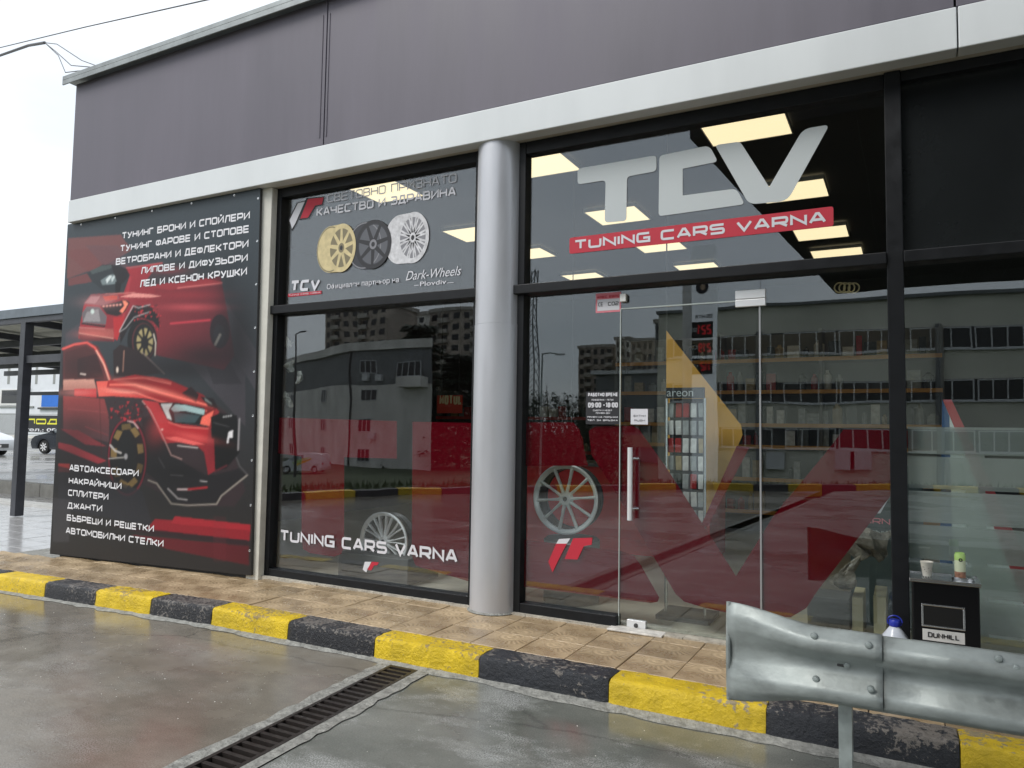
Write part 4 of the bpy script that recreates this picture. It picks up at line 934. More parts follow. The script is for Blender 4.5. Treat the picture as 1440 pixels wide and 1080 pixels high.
paint(A3([(470, 480), (545, 440), (552, 660), (500, 690)]), (158, 40, 52), .9)
pline(A3([(45, 730), (110, 755), (220, 908), (340, 922), (565, 912), (600, 850), (800, 690)]), 1.5, (168, 160, 150)); pline(A3([(715, 560), (740, 625), (800, 690)]), 1.6, (90, 86, 88)); pline(A3([(195, 795), (270, 870), (340, 880)]), 1.8, (170, 165, 165)); pline(A3([(270, 468), (420, 485)]), 1.5, (190, 180, 178)); pline(A3([(215, 690), (310, 698)]), 1.0, (110, 106, 110)); pline(A3([(440, 735), (490, 742)]), 1.2, (190, 186, 186))
pline(A3([(270, 800), (370, 800)]), 2.2, (205, 185, 185)); pline(A3([(350, 800), (490, 785)]), 2.6, (176, 40, 50)); pline(A3([(0, 130), (60, 200), (130, 340), (220, 540), (300, 572)]), 1.2, (185, 150, 145)); pline(A3([(125, 560), (170, 640)]), 1.0, (90, 86, 90))
# front wheel
pell(180, 640, 29, 52, (28, 26, 29)); pell(179, 643, 27, 54, (132, 34, 54)); pell(179, 643, 25, 51.5, (30, 27, 30)); 
for i in range(9):
    a = 2 * math.pi * (i + .5) / 9 + .1; cx, cy = 179 + 19 * math.cos(a), 641 + 41 * math.sin(a); b = math.atan2(41 * math.cos(a), -19 * math.sin(a)); dxx, dyy = math.cos(b), math.sin(b); nx_, ny_ = -dyy, dxx
    paint([(cx + dxx * 7 + nx_ * 4, cy + dyy * 7 + ny_ * 4), (cx - dxx * 7 + nx_ * 4, cy - dyy * 7 + ny_ * 4), (cx - dxx * 6 - nx_ * 4, cy - dyy * 6 - ny_ * 4), (cx + dxx * 6 - nx_ * 4, cy + dyy * 6 - ny_ * 4)], (150, 124, 74), .75 if i % 3 else .45)
pell(178, 642, 13, 27, (30, 30, 33)); pline([(155, 626), (162, 634), (170, 637)], 2.2, (195, 190, 186)); pline([(153, 645), (175, 643)], 1.2, (190, 186, 182)); pell(177, 642, 2.4, 4, (160, 158, 160)); pline([(180, 592), (188, 594), (194, 602)], 1.8, (220, 190, 186), .8)
for i in range(80):
    a, b = rr.uniform(150, 205), rr.uniform(555, 592)
    if b > 560 + (a - 150) * .1:
        s = rr.uniform(2.5, 5); paint([(a, b), (a + s, b + .5), (a + s * .4, b + s * 1.1)], (190, 44, 56) if rr.random() < .45 else (60, 24, 30), .8)
# sills and floor stripes
paint([(85, 603), (110, 605), (150, 628), (120, 625)], (150, 52, 62), .8); paint([(82, 622), (100, 626), (150, 648), (138, 652), (82, 630)], (178, 56, 68), .9); paint([(82, 652), (98, 652), (98, 664), (82, 664)], (190, 62, 62))
paint([(82, 655), (150, 672), (200, 690), (215, 740), (82, 715)], (50, 50, 56), .8)
paint([(218, 730), (352, 741), (351, 760), (205, 745)], (140, 32, 44)); paint([(246, 726), (352, 738), (352, 746), (240, 736)], (160, 38, 50)); paint([(150, 737), (350, 760), (350, 768), (190, 748)], (52, 34, 40), .9); paint([(185, 752), (350, 768), (350, 795), (235, 772)], (104, 32, 42), 1, (88, 30, 38), ((190, 750), (350, 790)))
paint([(75, 700), (100, 703), (97, 762), (74, 762)], (78, 76, 80), .5)
paint([(300, 726), (318, 727), (318, 790), (300, 790)], (120, 50, 58), .15)
def glow(cx, cy, rx, ry, c, a, rot=0.0):
    ca_, sa_ = math.cos(rot), math.sin(rot); X = (AX - cx) * ca_ + (AY - cy) * sa_; Y_ = -(AX - cx) * sa_ + (AY - cy) * ca_
    k = (np.exp(-(X / rx) ** 2 - (Y_ / ry) ** 2) * a)[:, None]; art[:] = art * (1 - k) + lin(c) * k
D_ = (26, 24, 28)
for g_ in ((335, 470, 26, 70, D_, .85), (290, 500, 60, 22, D_, .8), (255, 520, 50, 14, D_, .7), (318, 400, 14, 40, D_, .4), (110, 600, 34, 22, D_, .5), (95, 640, 40, 26, D_, .6), (130, 672, 60, 22, D_, .7), (215, 640, 30, 34, D_, .45), (240, 700, 60, 22, D_, .35),
           (268, 432, 36, 5, (214, 92, 98), .5), (262, 415, 40, 6, (150, 46, 56), .6), (205, 545, 40, 4, (255, 170, 150), .45, .25), (250, 558, 34, 4, (240, 120, 105), .5, .3), (172, 550, 26, 3.5, (255, 190, 170), .4, .1), (110, 552, 26, 5, (235, 150, 140), .4), (275, 615, 30, 5, (235, 110, 105), .45, .2),
           (295, 640, 10, 26, D_, .3), (225, 600, 14, 22, (210, 70, 72), .35, .5), (140, 425, 26, 8, (205, 150, 150), .35), (130, 470, 22, 6, (226, 120, 110), .4), (236, 380, 26, 5, (190, 60, 70), .3), (240, 575, 22, 8, (120, 20, 28), .4, .3), (190, 536, 44, 4, (110, 18, 24), .5, .1), (105, 515, 18, 16, (40, 24, 28), .5), (210, 515, 36, 18, (36, 26, 30), .5), (250, 665, 34, 12, (16, 16, 18), .5), (310, 620, 12, 40, (12, 12, 14), .4)):
    glow(*g_)
pline([(120, 600), (152, 612)], 1.2, (150, 60, 66), .5); pline([(96, 575), (150, 580)], 1.0, (170, 84, 84), .5); pline([(140, 560), (143, 640)], 1.0, (70, 26, 30), .7)
pell(228, 604, 1.6, 1.2, (235, 200, 190), .7)
art = art.reshape(NZ0, 2, NX0, 2, 3).mean((1, 3)); gv = gv.reshape(NZ0, 2, NX0, 2, 3).mean((1, 3)); NX, NZ = NX0, NZ0
gv[:, 0, :] += (gv[:, 0, :] - gv[:, 1, :]) * .5; gv[:, -1, :] += (gv[:, -1, :] - gv[:, -2, :]) * .5; gv = gv.reshape(-1, 3)
for _ in range(1):
    pad = np.pad(art, ((1, 1), (1, 1), (0, 0)), 'edge'); art = .5 * art + .125 * (pad[:-2, 1:-1] + pad[2:, 1:-1] + pad[1:-1, :-2] + pad[1:-1, 2:])
gry = art.mean(2, keepdims=True); art = np.power(np.clip(art * .95 + gry * .05, 0, 1), 1.12) * 1.25; art = art * np.random.default_rng(2).uniform(.94, 1.06, art.shape[:2])[..., None]; art = art.reshape(-1, 3)
m = bpy.data.meshes.new('printed_face'); idx = np.arange(NX * NZ).reshape(NZ, NX)
fc = np.stack([idx[:-1, :-1], idx[:-1, 1:], idx[1:, 1:], idx[1:, :-1]], -1).reshape(-1, 4)
m.from_pydata(gv.tolist(), [], fc.tolist()); ca = m.color_attributes.new('print', 'FLOAT_COLOR', 'POINT')
ca.data.foreach_set('color', np.concatenate([art * 0.92, np.ones((len(art), 1))], 1).astype(np.float32).ravel()); m.update()
pm = bpy.data.materials.new('printed_banner'); pm.use_nodes = True; nt = pm.node_tree; pr = nt.nodes['Principled BSDF']; at_ = nt.nodes.new('ShaderNodeAttribute'); at_.attribute_name = 'print'
nt.links.new(at_.outputs['Color'], pr.inputs['Base Color']); pr.inputs['Roughness'].default_value = .4; pr.inputs['Specular IOR Level'].default_value = .3
m.materials.append(pm); fo = bpy.data.objects.new('printed_face', m); COL.objects.link(fo); fo.parent = bd
kw = dict(th=.215)
for tx, Lp, Rp, cap in (('ТУНИНГ БРОНИ И СПОЙЛЕРИ', (171.5, 336.5), (351.5, 308), 327), ('ТУНИНГ ФАРОВЕ И СТОПОВЕ', (169, 354.5), (350.5, 327), 345), ('ВЕТРОБРАНИ И ДЕФЛЕКТОРИ', (163, 373), (349.5, 348), 363.5),
                        ('ЛИПОВЕ И ДИФУЗЬОРИ', (198, 385.5), (348.5, 367.5), 376), ('ЛЕД И КСЕНОН КРУШКИ', (196.6, 404), (347.5, 387), 394),
                        ('АВТОАКСЕСОАРИ', (97.6, 662), (195, 670.5), 653), ('НАКРАЙНИЦИ', (96.7, 680), (171, 688.5), 671), ('СПЛИТЕРИ', (95.8, 697), (152.5, 703.5), 688), ('ДЖАНТИ', (95, 715), (143.8, 720), 706),
                        ('БЪБРЕЦИ И РЕШЕТКИ', (94, 732), (216.5, 748.5), 723), ('АВТОМОБИЛНИ СТЕЛКИ', (92.6, 750), (230, 769.5), 741)):
    px_letters('lettering', tx, Lp, Rp, cap, YP, M['print_white'], bd, **kw)
# eyelets round the edge
ey = MB().lathe([(.004, -.002), (.011, -.003), (.013, 0)], (0, 0, 0), 'y', 10).build('eyelet', M['steel'], bd)
eps = [(-5.43 - .0178 * k * .42, .4 + k * .42) for k in range(9)] + [(-8.3 + k * .62, 3.835) for k in range(5)]
for i, (x, z) in enumerate(eps):
    o = ey if i == 0 else ey.copy()
    if i: COL.objects.link(o)
    o.location = (x, YP, z)

# ================================================================== IN FRONT OF THE SHOP
# guard rail
YR = -1.62
gb = empty('crash_barrier', 'galvanised crash barrier with flared end in front of the shop at the right', 'crash barrier')
def wprof(h, zc, d=0.083, n=4):     # double-wave section, points (y, z) from top to bottom
    k = h / 0.31; P_ = [(.0, .155), (.012, .150), (.07, .125), (.082, .112), (.083, .085), (.076, .070), (.022, .030), (.012, .012), (.012, -.012), (.022, -.030), (.076, -.070), (.083, -.085), (.082, -.112), (.070, -.125), (.012, -.150), (0, -.155)]
    return [(-y * d / .083, zc + z * k) for y, z in P_]
def rail(name, secs, thick=.004):
    vs = []; n = 0
    for x, h, zc, d, yo in secs:
        pr_ = wprof(h, zc, d); n = len(pr_); vs += [(x, YR + yo + y, z) for y, z in pr_]
    fs = [(i * n + j, i * n + j + 1, (i + 1) * n + j + 1, (i + 1) * n + j) for i in range(len(secs) - 1) for j in range(n - 1)]
    o = MB().add(vs, fs).build(name, M['galv'], gb); smooth_mesh(o.data, 60)
    sm = o.modifiers.new('thick', 'SOLIDIFY'); sm.thickness = thick; sm.offset = 0; return o
zc = .553
rail('rail', [(-.125 + i * .3, .315, zc, .083, 0) for i in range(20)])
e = []
for i in range(15):
    t = i / 14; x = -.13 - t * .615; s_ = max(0, (t - .32) / .68); s_ = s_ * s_ * (3 - 2 * s_)
    e.append((x, .321 + .125 * s_, zc + .004 - .004 * s_, .087 - .060 * s_, -.004 + .012 * s_))
e = [(-.100, .321, zc + .004, .087, -.004)] + e
rail('end_piece', e)
pl = e[-1]
MB().tube([(pl[0] + .002, YR + pl[4] - .012 * math.sin(math.pi * i / 12), pl[2] + pl[1] / 2 - pl[1] * i / 12) for i in range(13)], .011, 10).build('rolled_edge', M['galv'], gb, smooth=True)
def on_rail(px, py):
    x, z = at(px, py, YR - .05); return x, z
bt = None
for px_, py_, yo in ((1146, 892, -.078), (1222, 904, -.086), (1148, 954, -.060), (1225, 966, -.080), (1147, 919, -.03), (1222, 932, -.03), (1404, 925, -.06), (1428, 938, -.07)):
    x, z = on_rail(px_, py_)
    if bt is None: b0 = MB().lathe([(0, -.014), (.010, -.012), (.014, -.006), (.016, 0)], (0, 0, 0), 'y', 12).build('bolt', M['galv2'], gb, smooth=True); bt = b0
    else: b0 = bt.copy(); COL.objects.link(b0)
    b0.location = (x, YR + yo, z); b0.scale = (.8, 1, .8) if yo == -.03 else (1, 1, 1)
x, z = on_rail(1186, 938); MB().box(x - .028, x + .012, YR - .022, YR - .014, z - .009, z + .009).build('slot', M['bolt'], gb, .004); MB().lathe([(0, -.012), (.012, -.01), (.014, 0)], (x + .012, YR - .018, z), 'y', 12).build('bolt', M['galv2'], gb)
for x in (-.253, 2.2):
    m = MB(); m.box(x - .026, x - .021, YR + .035, YR + .10, .004, .70).box(x - .026, x + .028, YR + .030, YR + .035, .004, .70).box(x + .023, x + .028, YR + .035, YR + .10, .004, .70).build('post', M['galv2'], gb, .002)
    m = MB(); m.box(x - .12, x + .12, YR - .04, YR + .17, .004, .014).build('base_plate', M['galv2'], gb, .003)
    for a, b in ((-.09, -.015), (.09, -.015), (-.09, .14), (.09, .14)):
        MB().lathe([(0, .022), (.008, .020), (.012, .008), (.013, 0)], (x + a, YR + b, .014), 'z', 8).build('anchor_bolt', M['bolt'], gb)
    MB().box(x - .05, x + .05, YR + .012, YR + .030, zc - .04, zc + .04).build('bracket', M['galv2'], gb)

# ashtray bin
bn = empty('ashtray_bin', 'black enamel ashtray bin with steel tray and framed window beside the frosted glass', 'litter bin', loc=(0, 0, 0))
bx0, bx1, by0, by1, bz = .018, .342, -.40, -.17, .748
box(bx0, bx1, by0, by1, .17, bz).build('body', M['binblack'], bn, .008)
box(bx0 + .02, bx1 - .02, by0 + .02, by1 - .02, .152, .17).build('plinth', M['binblack'], bn)
m = MB(); m.box(bx0 - .012, bx1 + .008, by0 - .012, by1 + .012, bz, bz + .012); m.box(bx0 - .012, bx1 + .008, by0 - .012, by0 - .006, bz + .012, bz + .02); m.box(bx0 - .012, bx1 + .008, by1 + .006, by1 + .012, bz + .012, bz + .02)
m.box(bx0 - .012, bx0 - .006, by0 - .006, by1 + .006, bz + .012, bz + .02).box(bx1 + .002, bx1 + .008, by0 - .006, by1 + .006, bz + .012, bz + .02)
m.build('tray', M['steel'], bn, .002)
for i in range(15):
    x = bx0 + .012 + i * .0125; box(x, x + .005, by0 + .01, by1 - .02, bz + .0125, bz + .020).build('grid_bar', M['steel'], bn)
MB().lathe([(.030, .012), (.030, .020), (.052, .034), (.056, .034), (.056, .012)], (.272, -.30, bz), 'z', 28).build('ash_bowl', M['steel'], bn, smooth=True)
def fr(z0, z1, x0, x1):
    m = MB(); t = .011; y = by0 - .008
    m.box(x0, x1, y, by0 + .002, z1 - t, z1).box(x0, x1, y, by0 + .002, z0, z0 + t).box(x0, x0 + t, y, by0 + .002, z0 + t, z1 - t).box(x1 - t, x1, y, by0 + .002, z0 + t, z1 - t); return m
fr(.505, .632, .062, .272).build('window_frame', M['steel'], bn, .003)
box(.073, .261, by0 - .003, by0 + .001, .516, .621).build('window_panel', mat('black_gloss', (.003, .003, .003), .5), bn)
box(.066, .268, by0 - .004, by0 + .001, .432, .493).build('label_plate', M['white'], bn)
letters('lettering', 'DUNHILL', .092, .244, .450, .028, by0 - .0045, M['blackvinyl'], bn, th=.2)
box(bx0 - .004, bx1 + .004, by0 - .006, by0 - .0005, .420, .426).build('wire_rail', M['steel'], bn)
# cup, can, water bottle
t = empty('paper_cup', 'small printed paper cup standing on the left of the bin tray', 'cup', loc=(.095, -.30, bz + .020))
MB().lathe([(0, .002), (.020, .002), (.020, 0), (.0215, 0), (.0325, .078), (.0335, .079), (.0335, .082), (.031, .082), (.0205, .006), (0, .006)], n=28).build('body', M['cup'], t, smooth=True)
rr2 = random.Random(5); m = MB()
for i in range(26):
    a = rr2.uniform(3.4, 6.0); z = rr2.uniform(.02, .055); r = .0217 + .0113 * z / .078; s_ = rr2.uniform(.0012, .003)
    m.lathe([(0, 0), (s_, 0)], (0, 0, 0), 'y', 5); n = 5 * 2
    for k in range(len(m.v) - n, len(m.v)):
        v = Vector(m.v[k]); p = Matrix.Rotation(a + math.pi / 2, 3, 'Z') @ Vector((v.x, -r, v.z)); m.v[k] = (p.x, p.y, p.z + z)
m.build('printed_specks', mat('specks', (.25, .22, .18), .6), t)
t = empty('drink_can', 'green and cream drink can standing in the steel ash bowl on the bin', 'drink can', loc=(.258, -.30, bz + .020))
MB().lathe([(0, 0), (.022, 0), (.027, .008), (.027, .042)], n=30).build('lower_print', M['can_brown'], t, smooth=True)
MB().lathe([(.027, .042), (.0272, .105)], n=30).build('body', M['can_cream'], t, smooth=True)
MB().lathe([(.0272, .105), (.027, .132), (.0235, .142), (.0235, .145), (.021, .145), (.021, .141), (0, .141)], n=30).build('top_band', M['can_green'], t, smooth=True)
m = MB()
for k in range(10):
    a = 2 * math.pi * k / 10; 
m.lathe([(.004, -.0005), (.009, -.0008), (.010, 0)], (.002, -.0275, .108), 'y', 16).build('round_mark', M['blackvinyl'], t)
t = empty('water_bottle', 'large milky water bottle with blue cap standing behind the barrier', 'bottle', loc=(-.072, -.36, .152))
MB().lathe([(0, 0), (.070, 0), (.078, .01), (.078, .10), (.074, .11), (.078, .12), (.078, .22), (.066, .27), (.030, .318), (.024, .325), (.024, .345)], n=30).build('body', M['bottle'], t, smooth=True)
MB().lathe([(.027, .325), (.030, .330), (.030, .358), (.027, .362), (0, .362)], n=24).build('cap', M['bluecap'], t, smooth=True)
hp = [(.030 * 1 * math.cos(a) * 1.15, 0, .345 + .035 * math.sin(a)) for a in [math.pi * i / 12 for i in range(13)]]
MB().tube([(-.033, 0, .335)] + [(-p[0] * 1.1, -.005, p[2] + .005) for p in hp] + [(.033, 0, .335)], .004, 6).build('carry_loop', M['bluecap'], t, smooth=True)

# ================================================================== CARPORT, STREET, CARS ON THE LEFT
cp = empty('carport', 'dark grey steel carport with pale sheet roof beyond the left end of the shop', 'carport')
CY = 2.15; cxL, cxR = -24.0, -9.4
box(cxL, cxR, CY - .05, CY + .05, 3.40, 3.56).build('edge_beam', M['cp_fascia'], cp, .005)
box(cxL, cxR, CY - .02, CY + .08, 3.31, 3.395).build('front_purlin', M['cp_metal'], cp)
for x in (-13.62, -18.6, -9.6):
    box(x - .075, x + .075, CY - .02, CY + .13, -.05, 3.31).build('post', M['cp_metal'], cp, .006)
for x in (-10.2, -30.0):
    box(x - .06, x + .06, CY + 5.1, CY + 5.22, -.05, 3.1).build('post', M['cp_metal'], cp)
for yy, zz in ((CY + 1.3, 3.27), (CY + 2.6, 3.22), (CY + 3.9, 3.17), (CY + 5.1, 3.10)):
    box(cxL, cxR, yy, yy + .09, zz - .14, zz).build('purlin', M['cp_metal'], cp)
for x in (-11.2, -13.62, -16.1, -18.6, -21.1):
    MB().add([(x - .05, CY + .1, 3.28), (x + .05, CY + .1, 3.28), (x + .05, CY + 5.2, 3.08), (x - .05, CY + 5.2, 3.08), (x - .05, CY + .1, 3.40), (x + .05, CY + .1, 3.40), (x + .05, CY + 5.2, 3.2), (x - .05, CY + 5.2, 3.2)],
             [(0, 3, 2, 1), (4, 5, 6, 7), (0, 1, 5, 4), (1, 2, 6, 5), (2, 3, 7, 6), (3, 0, 4, 7)]).build('rafter', M['cp_metal'], cp)
vs = []; n = int((cxR - cxL) / .09)
for i in range(n + 1):
    x = cxL + i * .09; dz = .02 if i % 4 < 2 else 0
    vs += [(x, CY + .06, 3.44 + dz), (x, CY + 5.4, 3.24 + dz)]
MB().add(vs, [(2 * i, 2 * i + 2, 2 * i + 3, 2 * i + 1) for i in range(n)]).build('roof_sheet', M['cp_roof'], cp)
box(cxL, -9.6, CY + .02, CY + .07, 2.60, 2.73).build('front_rail', M['cp_metal'], cp)
box(cxL, -9.6, CY + 5.1, CY + 5.15, 2.36, 2.46).build('rear_rail', M['cp_metal'], cp)

hall = empty('white_hall', 'white clad industrial hall with a blue shuttered window behind the fence', 'building')
HY = 42
hx0, _ = at(-260, 500, HY); hx1, _ = at(150, 500, HY); _, hz1 = at(45, 488, HY)
box(hx0, hx1, HY, HY + 14, -.2, hz1 + .6).build('wall', M['hall'], hall)
def hallbox(nm, a, b, c, d, mt, y0, y1): A = at(a, b, HY); B = at(c, d, HY); return box(A[0], B[0], HY - y0, HY - y1, B[1], A[1]).build(nm, mt, hall)
hallbox('window_frame', 58, 550.5, 100, 574, M['white'], .08, 0); hallbox('blue_panel', 60.5, 552, 100, 572, M['blue_shutter'], .12, .081); hallbox('sill', 56, 573, 100, 575.5, M['bolt'], .25, .082)
hallbox('window_frame', 2, 547.5, 26, 570, M['white'], .08, 0); hallbox('pane', 4, 549, 24, 567, M['darkpane'], .1, .081)
for xx in (13, 28, 52, 77): hallbox('panel_joint', xx, 492, xx + .5, 540, M['fence'], .02, .001)
hallbox('pipe', 0, 571, 48, 573, M['fence'], .12, .03); hallbox('lamp_box', 39, 545, 43, 548, M['bolt'], .3, .01)
_, gzr = at(45, 605, 30)
fe = empty('street_fence', 'pale grey railing fence on a low wall behind the parked cars', 'fence')
FY = 34.0; fx0, _ = at(-120, 600, FY); fx1, _ = at(140, 600, FY); zt = at(20, 581, FY)[1]; zb_ = at(20, 612, FY)[1]
box(fx0, fx1, FY - .1, FY + .1, .1, zb_).build('plinth_wall', M['conc'], fe)
box(fx0, fx1, FY - .025, FY + .025, zt - .12, zt - .07).build('rail', M['fence'], fe); box(fx0, fx1, FY - .025, FY + .025, zb_ + .1, zb_ + .15).build('rail', M['fence'], fe)
x = fx0; first = None; k = 0
while x < fx1 and k < 150:
    if first is None: first = box(-.014, .014, FY - .014, FY + .014, zb_, zt).build('railing_bar', M['fence'], fe); o = first
    else: o = first.copy(); COL.objects.link(o)
    o.location.x = x; x += .135; k += 1
bnr = empty('fence_banner', 'black banner with yellow and white Cyrillic lettering tied to the fence', 'banner')
A = at(34, 584, FY - .2); B = at(96, 609, FY - .2)
box(A[0], B[0], FY - .21, FY - .19, B[1], A[1]).build('cloth', M['blackvinyl'], bnr)
C_ = at(35.5, 595.5, FY - .2); D_ = at(80, 595, FY - .2); letters('lettering', 'ПОД', C_[0], D_[0] + .25, C_[1] - .05, .50, FY - .215, M['banneryellow'], bnr, th=.26, dep=.01)
C_ = at(35, 606, FY - .2); font_text('lettering', 'тел.: 08', C_[0], at(82.5, 606, FY)[0], C_[1], FY - .215, M['print_white'], bnr, h=.42, bold=.02, dep=.012)

def car(name, label, paint_, loc, rz, van=False, grp=None):
    """nose towards -x, local z=0 at the ground"""
    c = empty(name, label, 'van' if van else 'car', grp, loc, rz)
    if van:
        prof = [(-2.1, .35), (-2.12, .62), (-2.02, .86), (-1.35, 1.05), (-.70, 1.62), (-.45, 1.74), (.2, 1.80), (1.75, 1.78), (1.98, 1.70), (2.08, 1.0), (2.1, .40)]; gl0, H = 1.0, 1.8
    else:
        prof = [(-2.05, .32), (-2.10, .50), (-2.05, .66), (-1.85, .80), (-1.05, .98), (-.35, 1.36), (.0, 1.45), (.7, 1.46), (1.45, 1.34), (1.85, 1.02), (2.02, .92), (2.06, .5), (2.0, .32)]; gl0, H = .95, 1.46
    low_ = [(2.0, .22), (1.62, .22)] + [(1.27 + .36 * math.cos(a), .31 + .36 * math.sin(a)) for a in [math.pi * i / 8 for i in range(9)]] + [(.9, .20), (-.92, .20)] + [(-1.30 + .36 * math.cos(a), .31 + .36 * math.sin(a)) for a in [math.pi * i / 8 for i in range(9)]] + [(-1.7, .22), (-2.0, .22)]
    out = prof + low_; W = .86; m = MB(); rows = []
    for side in (-1, 1):
        for inset, kx in ((.06, 1.0), (0, .985)) if side == -1 else ((0, .985), (.06, 1.0)):
            row = []
            for x, z in out:
                tum = max(0, (z - gl0)) / (H - gl0) * .20; y = side * (W - inset - tum); row.append((x * (1 if inset else 1), y, z * 1.0 - (0 if inset else .0)))
            rows.append(row)
    # order: left-inset, left-side ... gives rounded shoulders
    n = len(out); rows = [[(x, y, z) for x, y, z in r] for r in rows]
    def shrink(r, k): return [(x * (.985 if k else 1), y, z - (.02 if z > .9 and k else 0)) for x, y, z in r]
    rows = [shrink(rows[1], True), rows[0], rows[3], shrink(rows[2], True)]
    for r in rows: m.v += r
    for a in range(3):
        for i in range(n): m.f.append((a * n + i, a * n + (i + 1) % n, (a + 1) * n + (i + 1) % n, (a + 1) * n + i))
    for a, fl in ((0, 1), (3, -1)):
        tr = tessellate_polygon([[Vector((x, z, 0)) for x, z in out]]); m.f += [tuple(a * n + i for i in t_) for t_ in tr]
    o = m.build('body', paint_, c); smooth_mesh(o.data, 35)
    def side_glass(pts, s_):
        v = []
        for dy in (.006, -.004):
            for x, z in pts: v.append((x * .985, s_ * (W + dy - max(0, (z + .02 - gl0)) / (H - gl0) * .20), z))
        k = len(pts); MB().add(v, [tuple(range(k)), tuple(range(2 * k - 1, k - 1, -1))] + [(i, (i + 1) % k, k + (i + 1) % k, k + i) for i in range(k)]).build('side_window', M['carglass'], c)
    for s_ in (-1, 1):
        if van: side_glass([(-1.2, 1.08), (-.72, 1.50), (-.55, 1.56), (-.25, 1.58), (-.25, 1.08)], s_); side_glass([(-.15, 1.08), (-.15, 1.58), (.10, 1.58), (.10, 1.08)], s_)
        else: side_glass([(-.95, .96), (-.35, 1.30), (.15, 1.36), (.2, .96)], s_); side_glass([(.28, .96), (.26, 1.36), (.75, 1.36), (1.2, 1.28), (1.45, 1.02), (1.3, .97)], s_)
        for wx in (-1.30, 1.27):
            w = MB().lathe([(.0, -.10), (.20, -.10), (.29, -.09), (.31, -.06), (.31, .06), (.29, .09), (0, .09)], (wx, s_ * .74, .31), 'y', 26).build('tyre', M['tyre'], c, smooth=True)
            rm_ = MB()
            for k in range(7):
                a = 2 * math.pi * k / 7; p_ = [(math.cos(a + t_) * r, math.sin(a + t_) * r) for r, t_ in ((.04, .5), (.19, .16), (.19, -.16), (.04, -.5))]
                y = s_ * .845; v = [(wx + x, y, .31 + z) for x, z in p_] + [(wx + x, y - s_ * .02, .31 + z) for x, z in p_]
                rm_.add(v, [(0, 1, 2, 3), (7, 6, 5, 4), (0, 4, 5, 1), (1, 5, 6, 2), (2, 6, 7, 3), (3, 7, 4, 0)])
            rm_.lathe([(.19, .02), (.205, .03), (.215, 0)], (wx, s_ * .84, .31), 'y', 24); rm_.build('rim', M['wheelgrey'], c)
        x = -1.92 if not van else -2.0
        MB().plate([(x - .08, .62), (x + .30, .72), (x + .34, .80), (x + .04, .78)], s_ * .80 - .03, s_ * .80 + .03).build('headlight', M['lamp_clear'], c)
        MB().box(-.82, -.66, s_ * .86, s_ * .98, .95, 1.07).build('mirror', paint_, c, .02)
        box(.05, .22, s_ * .858, s_ * .872, .84, .865).build('door_handle', paint_, c)
    # windscreens
    if van: sc = [(-1.30, 1.11), (-.72, 1.62)]
    else: sc = [(-1.0, 1.02), (-.38, 1.36)]
    (xa, za), (xb, zb2) = sc; v = []
    for dn in (.0, .02):
        for x, z, wy in ((xa, za, .70), (xb, zb2, .60)):
            for s_ in (-1, 1): v.append((x - dn, s_ * wy, z + dn))
    MB().add(v, [(0, 1, 3, 2), (4, 6, 7, 5), (0, 4, 5, 1), (2, 3, 7, 6), (0, 2, 6, 4), (1, 5, 7, 3)]).build('windscreen', M['carglass'], c)
    box(-2.13 if van else -2.11, -2.0, -.55, .55, .34, .5).build('lower_grille', M['bolt'], c, .01); box(-2.14 if van else -2.12, -2.0, -.24, .24, .36, .46).build('number_plate', M['white'], c)
    for s_ in (-1, 1): box(1.98, 2.09, s_ * .62, s_ * .82, .72, .95).build('tail_light', M['redvinyl'], c, .01)
    return c
gx, gy = gz(62, 638, .165)
car('parked_car', 'dark hatchback parked under the black banner, nose to the left', M['carblack'], (gx + 1.15, gy + 1.0, .165), rad(10))
gx, gy = gz(-66, 641, .165)
car('parked_car', 'white car cut off by the left edge, parked beside the fence', M['carwhite'], (gx - .9, gy + .8, .165), rad(184))

# overhead cables to the roof corner
def cable(nm, label, pts, r, sag=0.0):
    P3 = []
    for i in range(len(pts) - 1):
        a, b = Vector(pts[i]), Vector(pts[i + 1])
        for k in range(8):
            t_ = k / 8; p = a.lerp(b, t_); p.z -= sag * 4 * t_ * (1 - t_) * (a - b).length; P3.append(p)
    P3.append(Vector(pts[-1])); o = MB().tube(P3, r, 6).build(nm, M['cable'], None); tag(o, label, 'cable', 'cables above the roof'); return o
def W3(px, py, Y): x, z = at(px, py, Y); return (x, Y, z)
cable('overhead_cable', 'thick bundled cable running in from the left to the wire splitting point', [W3(-60, 96, 3), W3(0, 78, 2.2), W3(40, 64, 1.6), W3(63, 60, 1.2)], .022)
cable('overhead_cable', 'thin straight cable passing over the roof corner towards the upper right', [W3(-60, 82, 3), W3(0, 67, 2.4), W3(120, 38, 1.4), W3(290, 0, .4), W3(420, -26, .0)], .008)
for i, (mid, lbl) in enumerate([([(80, 62), (115, 85)], 'straightest slack wire dropping to the roof corner'), ([(78, 72), (100, 92)], 'second slack wire curving down to the roof corner'), ([(82, 78), (92, 102)], 'lowest looping slack wire by the roof corner')]):
    cable('drop_wire', lbl, [W3(63, 60, 1.2)] + [W3(x, y, .7 - .3 * k) for k, (x, y) in enumerate(mid)] + [W3(148, 97 - i, -.1)], .006)

